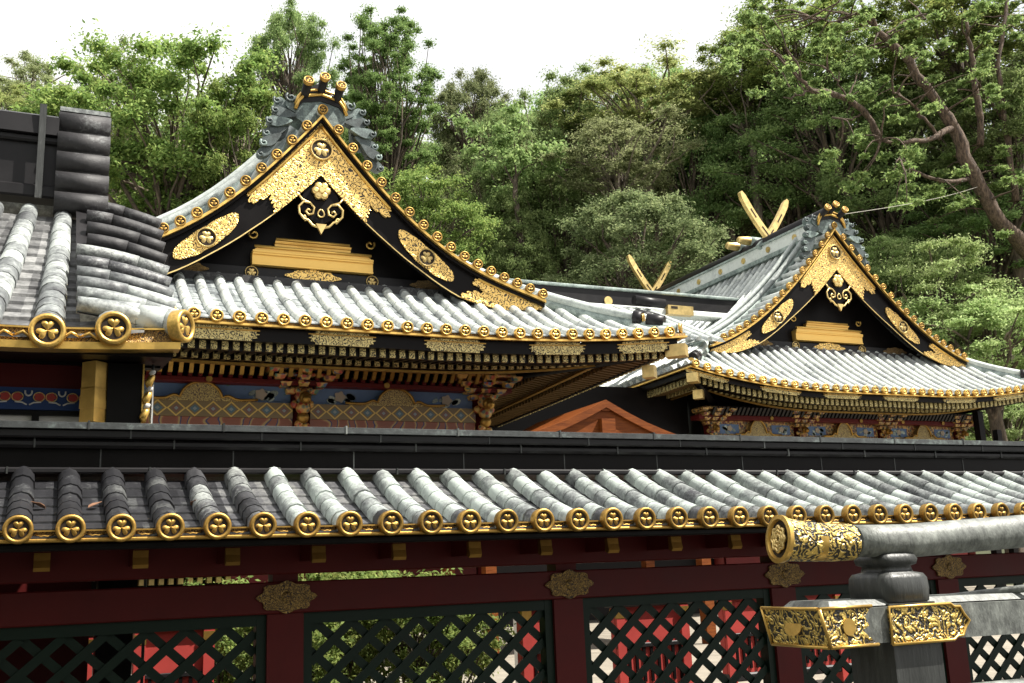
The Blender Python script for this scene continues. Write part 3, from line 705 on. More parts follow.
    for k in range(6):
        a = R(60*k+30); c = (cx+.105*g*math.sin(a), zz+.105*g*math.cos(a)); m.tube([(c[0], yg+.0, c[1]), (c[0], yg-.06, c[1]), (c[0], yg-.08, c[1])], [.082*g, .075*g, .04*g], 10)
    m.tube([(cx, yg-.04, zz), (cx, yg-.11, zz)], [.08*g, .05*g], 10); m.build('gold_flower', pn, tf); g = g_
    # ---- main ridge and its end ornament
    zr = up(0); rw = q['rw']; y0, y1 = yg+.05, 2*cyy-yg-.05; rh = q['rh']
    m = MB(); m.m(T_PALE).box(cx-rw*.7, cx+rw*.7, y0+.1, y1, zr-.12, zr+rh*.62); m.m(T_GREEN).box(cx-rw*.86, cx+rw*.86, y0+.1, y1, zr+rh*.62, zr+rh*.72)
    m.m(BLACKM).tube([(cx, y, zr+rh*.86) for y in (y0, y1)], rw*.62, 10); m.m(T_GREEN).box(cx-rw*.95, cx+rw*.95, y0+.1, y1, zr-.14, zr-.02)
    rd = m.build('ridge', root, tf)
    for k in range(q['ridge_discs']):
        for s in (-1, 1):
            m = MB(); yy = yg+1.2+k*1.15; m.m(GOLDP).tube([(cx+s*rw*.7, yy, zr+rh*.28), (cx+s*(rw*.7+.03), yy, zr+rh*.28)], .085, 14); m.build('ridge_disc', rd, tf)
    e = MB(); o = q['os']; yo = yg-.05
    hood = [(-.36, .10), (-.29, .22), (0, .28), (.29, .22), (.36, .10), (.44, -.16), (.30, -.24), (-.30, -.24), (-.44, -.16)]
    e.m(T_FIN).prism([(x*o, z*o) for x, z in hood], (cx, yo+.05, zr+.12), (1, 0, 0), (0, 0, 1), (0, .35, 0))
    for dz, rr_ in ((.0, .030), (.085, .026)):
        e.m(GOLD).tube([(cx+x*o, yo+.02, zr+.12+(z+dz)*o) for x, z in [(-.43, -.04), (-.38, .10), (-.30, .21), (0, .28), (.30, .21), (.38, .10), (.43, -.04)]], rr_*o, 6)
        e.m(BLACKM).prism([(x*o, (z+dz)*o) for x, z in [(-.41, .06), (-.32, .18), (0, .25), (.32, .18), (.41, .06), (.39, -.01), (.30, .10), (0, .17), (-.30, .10), (-.39, -.01)]], (cx, yo+.03, zr+.12), (1, 0, 0), (0, 0, 1), (0, .3, 0))
    eo = e.build('ridge_end_ornament', rd, tf)
    for x, z in ((-.27, .20), (0, .31), (.27, .20)):
        m = MB(); m.m(BLACKM).tube([(cx+x*o, yo+.55, zr+.12+(z-.12)*o), (cx+x*o, yo+.1, zr+.12+(z+.02)*o), (cx+x*o, yo-.22, zr+.12+(z+.16)*o)], [.072*o, .072*o, .078*o], 10); m.build('ridge_end_tube', rd, tf)
        inst(CAPD, 'ridge_end_cap', rd, WLD((cx+x*o, yo-.25, zr+.12+(z+.17)*o)), .088*o*K, (R(-22), 0, 0))
    for s in (-1, 1):                 # verdigris cloud fins
        m = MB(); m.m(T_FIN)
        def leafp(x, z, ang, l, wd, dep, y0):
            pts_ = []
            for k in range(18):
                t = k/17*2*math.pi; u = (1-math.cos(t))/2; v = math.sin(t)*(.35+.65*u)*.5*(1+.12*math.sin(3*t)); ca, sa = math.cos(ang), math.sin(ang)
                xx, zz = l*u, wd*v; xx, zz = xx*ca-zz*sa, xx*sa+zz*ca; pts_.append((s*(x+xx)*o, (z+zz)*o))
            if s < 0: pts_ = pts_[::-1]
            m.prism(pts_, (cx, yo+y0, zr+.12), (1, 0, 0), (0, 0, 1), (0, dep, 0))
        for (x, z, a_, l, wd, y0) in ((.36, -.10, 62, .36, .34, .06), (.46, -.02, 25, .34, .26, .10), (.40, -.16, 8, .44, .24, .02), (.48, -.28, -8, .46, .24, -.03), (.56, -.40, -22, .44, .24, .01), (.66, -.54, -34, .42, .24, -.04), (.76, -.68, -46, .40, .22, .0), (.52, -.18, -60, .5, .3, .08)):
            leafp(x, z, R(a_), l*.9, wd, .14, y0)
            e1 = (x+l*.82*math.cos(R(a_)), z+l*.82*math.sin(R(a_))); cpt = curl((0, 0), 1, 1, 1.2, wd*.26)
            m.tube([(cx+s*(e1[0]+a)*o, yo+y0-.015, zr+.12+(e1[1]+b)*o) for a, b in cpt[::2]], .02*o, 5)
        m.build('cloud_fin', rd, tf)
    return roof, rd, tf, WLD, pos, up

def z_at(px, py, Y): return float(P(px, py, Y)[2])

# ------------------------------------------------------------------ walls below the eaves
def hall_wall(root, cx, ye, yw, wl, wr, cols, zt, levels, tf, back, scale=1.0, far=False):
    """levels: dict of z (survey units) for slat top, rail top, rail bottom, panel bottom, diamond bottom, base"""
    zs, z1, z2, z3, z4 = levels
    m = MB(); m.m(BLACK).box(wl, wr, yw+.02, yw+.2, z4-3.2, zt); 
    m.box(wl, wl+.2, yw+.2, back, z4-3.2, zt); m.box(wr-.2, wr, yw+.2, back, z4-3.2, zt); m.box(wl+.2, wr-.2, back-.2, back, z4-3.2, zt)
    wal = m.build('wall', root, tf)
    # slatted cove
    m = MB(); m.m(BLACK)
    m.box(wl-.1, wr+.1, yw-.50, yw+.0, zs-.0, zs+.05)
    for x in np.arange(wl, wr, .149*scale):
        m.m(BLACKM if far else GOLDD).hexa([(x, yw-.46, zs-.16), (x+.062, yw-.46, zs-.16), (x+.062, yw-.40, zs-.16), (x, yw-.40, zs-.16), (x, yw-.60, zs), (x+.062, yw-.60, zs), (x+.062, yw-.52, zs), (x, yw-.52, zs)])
        m.m(RED).box(x, x+.06, yw-.40, yw-.3, z1+.0, zs-.12)
    m.build('slatted_cove', root, tf)
    m = MB(); m.m(RED).bbox(wl-.3, wr+.3, yw-.36, yw+.0, z2, z1); m.m(GOLDD)
    for x in np.arange(wl+.4, wr, 1.4): m.tube([(x, yw-.37, (z1+z2)/2), (x, yw-.39, (z1+z2)/2)], .05, 8)
    m.build('wall_beam', root, tf)
    nb = len(cols)-1
    dm = diamond_mat('gold_diamond_band', .27*K*scale, 0, (z3+z4)/2*K+H, (z3-z4)/2*K)
    for i in range(nb):
        a, b = cols[i]+.16, cols[i+1]-.16; c = (a+b)/2
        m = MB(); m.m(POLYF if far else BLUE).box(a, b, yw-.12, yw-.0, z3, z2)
        pb = m.build('frieze_panel', root, tf)
        hp = z2-z3; ar = []
        for u in np.linspace(-1, 1, 29): ar.append((u*.62*scale, hp*(.07+.97*max(0, 1-(abs(u)/.5)**2.2)**.6+.22*math.exp(-((abs(u)-.62)/.14)**2))))
        m = MB(); m.m(CARVE).prism([(-.85*scale, .0)]+[(x, z) for x, z in ar]+[(.85*scale, 0)], (c, yw-.12, z3), (1, 0, 0), (0, 0, 1), (0, -.10, 0))
        m.m(GOLDD).tube([(c-.85*scale, yw-.24, z3+.03)]+[(c+x*1.02, yw-.24, z3+z*1.02) for x, z in ar]+[(c+.85*scale, yw-.24, z3+.03)], .022, 5)
        m.build('frog_leg_strut', pb, tf)
        m = MB(); rng_ = random.Random(i+3)
        for s in (-1, 1):
            fx = c+s*(b-a)*.33
            for k in range(9):
                x = fx+rng_.uniform(-.22, .22)*scale; z = z3+hp*rng_.uniform(.2, .6); m.m(T_GREEN); r_ = rng_.uniform(.03, .06)*scale
                m.prism([(r_*1.5*math.cos(t), r_*math.sin(t)) for t in np.linspace(0, 2*math.pi, 9)[:-1]], (x, yw-.12, z), (1, 0, .3*s), (0, 0, 1), (0, -.012, 0))
            m.m(PETAL).prism([(.085*scale*math.cos(t)*(1+.15*math.cos(5*t)), .085*scale*math.sin(t)*(1+.15*math.cos(5*t))) for t in np.linspace(0, 2*math.pi, 31)[:-1]], (fx, yw-.133, z3+hp*.5), (1, 0, 0), (0, 0, 1), (0, -.015, 0))
            m.build('painted_flower', pb, tf); m = MB()
        if far:
            for s in (-1, 1):
                m = MB(); m.m(BLUE).box(c+s*(b-a)*.33-.28, c+s*(b-a)*.33+.28, yw-.126, yw-.12, z3+.05, z2-.08); m.build('blue_panel', pb, tf)
        m = MB(); m.m(dm).box(a-.02, b+.02, yw-.20, yw-.0, z4, z3); m.build('diamond_band', root, tf)
        m = MB(); m.m(WAVE).box(a-.02, b+.02, yw-.17, yw-.0, z4-.55, z4); m.build('wave_band', root, tf)
    for x in cols:                    # column heads with stacked brackets and a carved beast head
        m = MB(); m.m(RED).tube([(x, yw-.05, z4-3.2), (x, yw-.05, z2)], .15*scale, 14); co = m.build('column', root, tf)
        m = MB(); m.m(POLYF if far else POLY)
        for k in range(4):
            zz = z2-.10+(k)*(zs-z2+.12)/4; ww = .17+.11*k; m.bbox(x-ww*scale, x+ww*scale, yw-.22-.10*k, yw, zz+.045, zz+.10, .02)
            for xx in (-ww, 0, ww): m.hexa([(x+xx*scale-.06, yw-.27-.10*k, zz-.02), (x+xx*scale+.06, yw-.27-.10*k, zz-.02), (x+xx*scale+.06, yw-.12, zz-.02), (x+xx*scale-.06, yw-.12, zz-.02), (x+xx*scale-.09, yw-.30-.10*k, zz+.045), (x+xx*scale+.09, yw-.30-.10*k, zz+.045), (x+xx*scale+.09, yw-.12, zz+.045), (x+xx*scale-.09, yw-.12, zz+.045)])
        m.build('bracket_set', co, tf)
        m = MB()
        for (dx, dy, dz, r_) in ((0, -.30, -.02, .13), (0, -.44, -.06, .10), (0, -.53, -.10, .075), (-.09, -.36, .06, .05), (.09, -.36, .06, .05), (0, -.30, -.20, .12), (-.12, -.25, -.14, .07), (.12, -.25, -.14, .07), (0, -.30, -.36, .10), (.06, -.27, -.5, .07), (-.06, -.27, -.46, .07)):
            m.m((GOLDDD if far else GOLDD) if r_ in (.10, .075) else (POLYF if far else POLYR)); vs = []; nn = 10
            for i in range(6):
                ph = math.pi*i/5
                for k in range(nn): aa = 2*math.pi*k/nn; vs.append((x+(dx+r_*math.sin(ph)*math.cos(aa))*scale, yw+dy*scale+r_*scale*math.cos(ph), z2-.15+(dz+r_*math.sin(ph)*math.sin(aa))*scale))
            m.add(vs, [(i*nn+k, i*nn+(k+1) % nn, (i+1)*nn+(k+1) % nn, (i+1)*nn+k) for i in range(5) for k in range(nn)], True)
        m.build('carved_beast_head', co, tf)
    # red lower walls with black posts, far behind the fence
    for i in range(nb):
        m = MB(); m.m(RED).box(cols[i]+.17, cols[i+1]-.17, yw-.10, yw+.0, z4-3.1, z4-.62); m.build('red_wall_panel', root, tf)

skA = [(0, 0), (.5, .22), (1.0, .49), (1.5, .80), (2.1, 1.19)]
A = dict(cx=3.83, ye=14., ze=3.49, hx=5.72, yg=15.5, yw=16.1, hy=11.01,
         up=[(0, 7.30), (.48, 6.75), (.9, 6.23), (1.25, 5.89), (1.83, 5.41), (2.53, 4.99), (3.17, 4.71), (3.85, 4.50)],
         th=[(0, .95), (.57, .84), (1.1, .72), (1.65, .63), (2.3, .58), (3.1, .40), (3.85, .10)], skirt=skA, upturn=.24,
         fascia=(z_at(400, 349, 14.12)-3.49, 0), rows=((z_at(400, 358, 14.26)-3.49, z_at(400, 350, 14.26)-3.49), (z_at(400, 367, 15.0)-3.49, z_at(400, 358.5, 15.0)-3.49)), row2d=1.0, wall=2.3,
         fitlen=.98, fits=(-4.95, -3.35, -1.68, -.03, 1.68, 3.38, 4.93), g=1.0, cs=1.0, apex=(1.12, .72), mid=(1.30, 2.20), tail=2.35, rw=.30, rh=.50, dz=.15, ridge_discs=0, os=.98, phase=0.0)
hallA = thing('worship_hall', 'large hall behind the fence with the biggest black and gold gable', 'shrine hall', (A['cx']*K, 16.3*K, 0))
roofA, rdA, tfK, WK, posA, upA = hall(hallA, A)
Yw = 16.4
lev = [z_at(400, 369.5, Yw-.6), z_at(400, 384, Yw-.36), z_at(400, 388.5, Yw-.36), z_at(400, 406.5, Yw-.2), z_at(400, 421, Yw-.2)]
hall_wall(hallA, 3.83, 14, Yw, .45, 6.98, [.62, 3.70, 6.80], 4.4, lev, tfK, 33.)

skB = [(0, 0), (.5, .30), (1.0, .64), (1.5, 1.02), (2.0, 1.42)]
B = dict(cx=18.6, ye=18.9, ze=3.90, hx=5.68, yg=20.3, yw=20.95, hy=6.1,
         up=[(0, 8.46), (.8, 7.53), (1.6, 6.78), (2.3, 6.12), (3.3, 5.50), (4.15, 5.12)],
         th=[(0, 1.05), (.8, .90), (1.65, .72), (2.6, .60), (3.4, .40), (4.15, .10)], skirt=skB, upturn=.44,
         fascia=(z_at(860, 399.5, 19.02)-3.90, 0), rows=((z_at(860, 406, 19.16)-3.90, z_at(860, 400, 19.16)-3.90), (z_at(860, 410.5, 19.7)-3.90, z_at(860, 405, 19.7)-3.90)), row2d=.8, wall=1.9,
         fitlen=1.15, fits=(-5.2, -3.2, -1.4, .42, 2.35, 4.1, 5.2), g=1.12, cs=1.1, apex=(1.20, .78), mid=(1.55, 2.55), tail=2.7, rw=.30, rh=.54, side=.85, ridge_discs=6, os=1.05, phase=.1)
hallB = thing('inner_sanctuary', 'farther right hall with smaller black gable and crossed gold finials on its ridge', 'shrine hall', (B['cx']*K, 25*K, 0))
roofB, rdB, _, _, posB, upB = hall(hallB, B)
Yb = 20.8
lev = [z_at(860, 411.5, Yb-.6), z_at(860, 419, Yb-.36), z_at(860, 423, Yb-.36), z_at(860, 438, Yb-.2), z_at(860, 448, Yb-.2)]
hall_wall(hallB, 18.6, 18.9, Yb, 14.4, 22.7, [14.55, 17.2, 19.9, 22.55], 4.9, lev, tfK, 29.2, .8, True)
# corner posts of the right side eave
for px_, Y_ in ((979, 19.6), (996, 22.5)):
    p = P(px_, 425, Y_); m = MB(); m.m(BLACK).box(p[0]-.09, p[0]+.09, p[1]-.09, p[1]+.09, -1.1, 3.62); m.build('eave_post', hallB, tfK)
# crossed finials and billets on the ridge
def finials(yc, n, sc=1.0):
    zr = B['up'][0][1]+B['rh']*1.05; cx = B['cx']
    for s in (-1, 1):
        m = MB(); d = np.array((s*.70, 0, .714)); nn = np.array((-.714*s, 0, .70)); o = np.array((cx-s*.25, yc+.06*s, zr-.28)); l = 1.75*sc
        def arm(a0, a1, w0, w1, mat, dy=.0, t=.07):
            v = []
            for yy in (-t-dy, t+dy):
                for a, ww in ((a0, w0), (a1, w1)):
                    for q_ in (-1, 1):
                        p = o+d*a+nn*(q_*ww+.24*(a/l)**2); v.append((p[0], yc+.075*s+yy, p[2]))
            m.m(mat).hexa([v[0], v[2], v[6], v[4], v[1], v[3], v[7], v[5]])
        N = 7
        for i in range(N):
            a0, a1 = l*i/N, l*(i+1)/N; arm(a0, a1, .105-.015*i/N, .105-.015*(i+1)/N, (T_GREEN, GOLDP, GOLDP, GOLDP, GOLDP, GOLDP, GOLDP)[i])
        arm(l*1.0, l*1.09, .088, .04, GOLDP)
        for a in (.62, 1.22): arm(l*a/1.75-.15, l*a/1.75+.15, .02, .02, DARK, .006)
        m.build('crossed_finial', rdB, tfK)
    for k in range(n):
        yy = yc+.55+k*.55-(.0); m = MB(); m.m(GOLDP).tube([(cx-.62*sc, yy, zr+.08), (cx-.58*sc, yy, zr+.08), (cx-.3, yy, zr+.08), (cx, yy, zr+.08), (cx+.3, yy, zr+.08), (cx+.58*sc, yy, zr+.08), (cx+.62*sc, yy, zr+.08)], [.07, .105, .13, .135, .13, .105, .07], 12)
        m.m(T_GREEN).tube([(cx-.22, yy, zr+.08), (cx+.22, yy, zr+.08)], .138, 12); m.build('ridge_billet', rdB, tfK)
finials(22.9, 2); finials(29.2, 2, 1.0)

# ------------------------------------------------------------------ connecting hall between them
def connecting():
    root = thing('connecting_hall', 'low roof ridge running between the two gabled halls, dark band under a pale copper top', 'shrine hall', (11*K, 25*K, 0))
    zr = z_at(600, 289, 23.); y = 23.
    m = MB(); x0, x1 = 3.9, 18.6
    m.m(BLACKM).box(x0, x1, y-.14, y+.14, zr-.45, zr-.06); m.m(T_GREEN).bbox(x0, x1, y-.2, y+.2, zr-.06, zr+.02, .02); m.m(T_PALE).bbox(x0, x1, y-.22, y+.22, zr-.62, zr-.45, .03)
    rd = m.build('ridge', root, tfK)
    for px_ in (610,):
        p = P(px_-2, 301, y-.14); m = MB(); m.m(GOLDP).tube([(p[0], y-.14, p[2]), (p[0], y-.17, p[2])], .12, 14); m.build('ridge_disc', rd, tfK)
    p0, p1 = P(667, 305, y-.3), P(693, 316, y-.3)
    m = MB(); m.m(GOLDP).box(p0[0], p1[0], y-.34, y-.15, p1[2], p0[2]); m.m(DARK).box(p0[0]+.1, p0[0]+.3, y-.35, y-.34, p1[2]+.15, p1[2]+.22); m.build('gold_ridge_plate', rd, tfK)
    for (a, b, r_) in ((P(634, 300, y-.5), P(664, 304, y-.5), .13), (P(636, 316, y-.9), P(658, 321, y-.9), .19)):
        m = MB(); m.m(BLACKM).tube([a, b], r_, 12); m.m(GOLD).tube([b, b+np.array((.03, 0, 0))], r_*.6, 10); m.build('ridge_end_tube', rd, tfK)
    pan = MB(); rol = pan
    def pos(a, t): return np.array((a, 19.6+t, zr-.55-(23-.2-19.6)*.48+t*.48))
    slope(pan, rol, pos, [8.+.298*k for k in range(22)], lambda a: 3.2, (1, 0, 0), .078, .26, .018, mp=T_PALEPAN, mr=T_PALE, lift=.02)
    rf = pan.build('tiled_roof', root, tfK)
    m = MB(); m.m(BLACK).box(7.2, 14.3, 21.2, 21.4, -1.1, 4.2); m.m(RED).box(7.2, 14.3, 21.15, 21.19, 2.4, 2.7); m.build('wall', root, tfK)
connecting()

# ------------------------------------------------------------------ small wooden gable in front of them
def wood_gable():
    Y = 13.2; a = P(602, 401, Y); l = P(528, 432, Y); r = P(690, 436, Y); zb = min(l[2], r[2])-.05; D = 2.2
    root = thing('wooden_gable_roof', 'plain reddish brown wooden gable roof poking up behind the fence ridge', 'roof', (a[0]*K, Y*K, 0))
    hw = (r[0]-l[0])/2; cx = a[0]; hz = a[2]-zb; ex = 2.0
    for s in (-1, 1):
        m = MB(); m.m(BROWN); t = .11
        for i in range(8):
            u0, u1 = i/8*ex*hw, (i+1)/8*ex*hw
            z = lambda u: a[2]-hz*(u/hw)+.05*math.sin(math.pi*min(u/hw, 1))*-1
            m.hexa([(cx+s*u0, Y-.12, z(u0)-t), (cx+s*u1, Y-.12, z(u1)-t), (cx+s*u1, Y+D, z(u1)-t), (cx+s*u0, Y+D, z(u0)-t), (cx+s*u0, Y-.12, z(u0)), (cx+s*u1, Y-.12, z(u1)), (cx+s*u1, Y+D, z(u1)), (cx+s*u0, Y+D, z(u0))])
            m.hexa([(cx+s*u0, Y-.06, z(u0)-t-.34), (cx+s*u1, Y-.06, z(u1)-t-.34), (cx+s*u1, Y+.02, z(u1)-t-.34), (cx+s*u0, Y+.02, z(u0)-t-.34), (cx+s*u0, Y-.06, z(u0)-t-.002), (cx+s*u1, Y-.06, z(u1)-t-.002), (cx+s*u1, Y+.02, z(u1)-t-.002), (cx+s*u0, Y+.02, z(u0)-t-.002)])
        m.build('roof_slope', root, tfK)
    m = MB(); m.m(BROWN)
    z0 = a[2]-hz*ex+.1
    for k in range(5):
        zz0 = a[2]-.25-hz*(k+1)*.28; zz1 = zz0+hz*.27
        h0 = (a[2]-.2-zz0)/hz*hw; h1 = max(.0, (a[2]-.2-zz1)/hz*hw); m.hexa([(cx-h0, Y+.05, zz0), (cx+h0, Y+.05, zz0), (cx+h0, Y+.09, zz0), (cx-h0, Y+.09, zz0), (cx-h1, Y+.05, zz1), (cx+h1, Y+.05, zz1), (cx+h1, Y+.09, zz1), (cx-h1, Y+.09, zz1)])
    m.build('gable_boards', root, tfK)
    m = MB(); m.m(BROWN).box(cx-.11, cx+.11, Y-.16, Y+.04, a[2]-.62, a[2]-.28); m.build('gable_strut', root, tfK)
    m = MB(); m.m(BROWN).box(cx-.06, cx+.06, Y-.10, Y+D, a[2]-.16, a[2]-.03); m.build('ridge_beam', root, tfK)
    for s in (-1, 1):
        for yy in (Y+.3, Y+D-.3):
            m = MB(); m.m(BROWN).box(cx+s*hw*1.3-.08, cx+s*hw*1.3+.08, yy-.08, yy+.08, -H/K, a[2]-hz*1.3); m.build('post', root, tfK)
wood_gable()

# ================================================================== NEAR LEFT ROOF
def gate_roof():
    root = thing('side_hall', 'nearest hall at left edge with thick dark tile rolls and a heavy black ridge', 'shrine hall', (-1.5, 12, 0))
    ye, yt, ze, zt = 9.0, 12.0, 2.09, 4.12
    def roll_x(k, t): return (-.014+.494*k)*(1-t)+(.08+.345*k)*t
    def pos2(k, t):
        return np.array((roll_x(k, t), ye+(yt-ye)*t, H+ze-.10+(zt-ze)*t-.10*math.sin(math.pi*t)+(.05*max(0, k)**1.5)*(1-t)))
    pan = MB(); rol = pan; N = 15
    for k in range(-9, 2):
        tm = 1.0 if k < 1 else .16
        for j in range(N):
            t0, t1 = j/N, (j+1)/N
            if t1 > tm+.01 and k == 1: continue
            up_ = np.array((0, 0, .03)); hw = .5
            pan.m(T_GATEPAN).add([pos2(k-hw, t0)+up_, pos2(k+hw, t0)+up_, pos2(k+hw, t1), pos2(k-hw, t1), pos2(k-hw, t0), pos2(k+hw, t0)], [(0, 1, 2, 3), (4, 5, 1, 0)])
            c = random.uniform(-.006, .006); r_ = .125-.035*t0
            rol.m(T_GATE).half(pos2(k, t0-.008)+np.array((c, 0, .05)), pos2(k, t1)+np.array((c, 0, .05)), (1, 0, 0), r_*1.04, r_*.97, 9)
    roof = pan.build('tiled_roof', root)
    for k in range(-5, 2):
        p = pos2(k, 0); inst(CAP, 'tile_end_cap', roof, p+np.array((0, -.095, .045)), .14)
    # verge: surface falls away to the right, short rolls lie across it
    m = MB(); nR = 10
    for i in range(nR):
        t = .05+.90*i/(nR-1); y = ye+(yt-ye)*t; z = H+ze+(zt-ze)*t-.11*math.sin(math.pi*t)+.09
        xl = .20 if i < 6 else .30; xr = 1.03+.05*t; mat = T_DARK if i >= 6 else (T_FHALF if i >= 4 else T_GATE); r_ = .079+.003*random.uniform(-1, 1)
        P3 = [np.array((xl+(xr-xl)*u, y-.02*u, z+.06-.17*u**1.6)) for u in np.linspace(0, 1, 7)]
        br = random.choice((2, 3, 4)); m.m(mat).tube(P3[:br+1], list(np.linspace(r_*.95, r_*1.04, br+1)), 12); m.tube(P3[br:], list(np.linspace(r_*.95, r_*1.03, 7-br)), 12)
    m.m(BLACKM)
    for i in range(nR-1):
        t0, t1 = .03+.91*i/(nR-1), .03+.91*(i+1)/(nR-1); q_ = []
        for t in (t0, t1):
            y = ye+(yt-ye)*t; z = H+ze+(zt-ze)*t-.11*math.sin(math.pi*t)+.05; q_ += [(.2, y, z+.05), (.95, y, z-.07)]
        m.add(q_, [(0, 1, 3, 2)])
    vo = m.build('verge_tile_rolls', roof)
    # last big roll with its cap turned to the side
    m = MB(); m.m(T_GATE)
    path = [(.42, 9.28, H+2.30), (.70, 9.18, H+2.25), (.92, 9.09, H+2.20), (1.04, 9.02, H+2.16)]
    for a, b in zip(path[:-1], path[1:]): m.tube([a, b], [.118, .125], 12)
    m.build('corner_tile_roll', roof); inst(CAP, 'tile_end_cap', roof, (1.055, 8.99, H+2.155), .142, (0, 0, R(52)))
    # eave trim
    m = MB(); n = 30
    def tr(x): return H+1.93+.05*max(0, (x+.2)/1.2)**1.5
    for i in range(n):
        a, b = -4+5.02*i/n, -4+5.02*(i+1)/n
        for mat, y0, z0, z1 in ((GOLD, ye-.02, -.03, .03), (FRETB, ye+.02, .03, .14), (GOLD, ye+.0, .14, .155)):
            m.m(mat).hexa([(a, y0, tr(a)+z0), (b, y0, tr(b)+z0), (b, ye+.15, tr(b)+z0), (a, ye+.15, tr(a)+z0), (a, y0, tr(a)+z1), (b, y0, tr(b)+z1), (b, ye+.15, tr(b)+z1), (a, ye+.15, tr(a)+z1)])
    m.m(GOLD)
    for k in range(-5, 1):
        x = (k+.5)*.494-.014
        for s in (-1, 1): m.tube([(x, ye+.01, tr(x)+.075), (x+s*.07, ye+.0, tr(x)+.11), (x+s*.13, ye+.0, tr(x)+.06), (x+s*.17, ye+.01, tr(x)+.11)], .014, 5)
    m.build('eave_trim', root)
    # ridge
    yr = 12.2; m = MB(); zb = H+4.25
    m.m(BLACKM).bbox(-5, -.02, yr-.26, yr+.26, zb-.03, zb+.12, .02); m.m(BLACKM).box(-5, -.02, yr-.19, yr+.19, zb+.12, zb+.62); m.m(BLACKM).bbox(-5, -.02, yr-.25, yr+.25, zb+.62, zb+.70, .02)
    m.m(BLACKM).prism([(-.30, .70), (.30, .70), (.28, .92), (.12, 1.0), (-.12, 1.0), (-.28, .92)], (-5, yr, zb), (0, 1, 0), (0, 0, 1), (4.98, 0, 0))
    rd = m.build('ridge', root)
    for x in (-.19, -2.0):
        m = MB(); m.m(IRON); m.box(x-.035, x+.035, yr-.33, yr-.30, zb-.06, zb+1.0); m.box(x-.035, x+.035, yr-.33, yr+.1, zb+1.0, zb+1.04); m.build('ridge_strap', rd)
    m = MB(); prof = []
    zz = zb-.22; rows = 5; hgt = 1.26/rows
    prof = [(.18, zz)]
    for k in range(rows):
        bulge = (.13, .11, .10, .09, .08)[k]; base = -.34+.035*k
        for a in np.linspace(-math.pi/2, math.pi/2, 7): prof.append((base-bulge*math.cos(a), zz+hgt*(k+.5)+hgt*.47*math.sin(a)))
    prof += [(.18, zz+hgt*rows)]
    m.m(T_DARK).prism(prof, (-.03, yr, 0), (0, 1, 0), (0, 0, 1), (.55, 0, 0), True)
    m.m(T_GATE).box(-.02, .51, yr-.22, yr+.17, zz+hgt*rows, zz+hgt*rows+.05)
    m.build('ridge_end_ornament', rd)
    # rear slope and walls
    m = MB(); m.m(T_GATE).add([(-5, 12, H+4.15), (1.0, 12, H+4.15), (1.0, 15.2, H+2.0), (-5, 15.2, H+2.0)], [(0, 1, 2, 3)]); m.build('rear_roof', root)
    m = MB(); m.m(BLACK).hexa([(-5, 9.14, H+1.885), (.98, 9.14, H+1.905), (.98, 10.2, H+2.0), (-5, 10.2, H+2.0), (-5, 9.14, H+1.92), (.98, 9.14, H+1.95), (.98, 10.2, H+2.1), (-5, 10.2, H+2.1)])
    m.build('soffit', root)
    m = MB(); m.m(BLACK); m.box(-5, .95, 9.86, 9.98, H+1.95, H+2.05); m.m(RED).box(-5, .80, 9.9, 10.0, H+1.74, H+1.95); m.build('upper_wall_board', root)
    m = MB(); m.m(PAPER).box(-5, .50, 9.88, 10.0, H+1.545, H+1.738); fz = m.build('flower_frieze', root)
    m = MB()
    for k in range(-7, 3):
        x = .0+k*.27
        for s in (-1, 1):
            m.m(REDB).prism([(.042*math.cos(t)*(1+.2*math.cos(5*t)), .036*math.sin(t)*(1+.2*math.cos(5*t))) for t in np.linspace(0, 2*math.pi, 26)[:-1]], (x+s*.045, 9.878, H+1.655), (1, 0, 0), (0, 0, 1), (0, -.008, 0))
            m.m(GOLDP).tube([(x+s*.05+.045*math.cos(t), 9.872, H+1.655+.04*math.sin(t)) for t in np.linspace(0, 2*math.pi, 14)], .005, 4)
            m.m(WHITE).tube([(x+s*.03, 9.872, H+1.61), (x+s*.09, 9.872, H+1.605), (x+s*.125, 9.872, H+1.585)], .007, 5)
        m.m(WHITE)
        m.tube([(x+.135+.028*math.cos(t), 9.872, H+1.70+.035*math.sin(t)) for t in np.linspace(math.pi*.9, 2.1*math.pi, 12)], .008, 5)
    m.build('painted_flowers', fz)
    m = MB(); m.m(BLACK).box(-5, .5, 9.9, 10.0, H+1.50, H+1.543); m.box(-.10, -.04, 9.89, 10.0, H+1.2, H+1.50); m.m(WHITE).box(-5, .45, 9.95, 10.0, H+1.0, H+1.5); m.m(RED).box(-5, .45, 9.93, 10.02, 0, H+1.0); m.build('lower_wall', root)
    m = MB(); m.m(BLACK).box(.49, .775, 9.6, 9.9, 0, H+1.93); co = m.build('corner_column', root)
    m = MB(); m.m(GOLD); c = (.385, 9.62)
    def oct_(r0, r1, z0, z1):
        o0 = [(c[0]+r0*math.cos(R(a)), c[1]+r0*math.sin(R(a)), z0) for a in (-90, 0, 90, 180)]; o1 = [(c[0]+r1*math.cos(R(a)), c[1]+r1*math.sin(R(a)), z1) for a in (-90, 0, 90, 180)]
        m.hexa(o0+o1)
    oct_(.112, .108, H+1.40, H+1.52); oct_(.116, .114, H+1.52, H+1.60); oct_(.110, .108, H+1.60, H+1.69); oct_(.113, .11, H+1.69, H+1.705); oct_(.106, .106, H+1.705, H+1.93); m.build('gold_sleeve', root)
    m = MB()
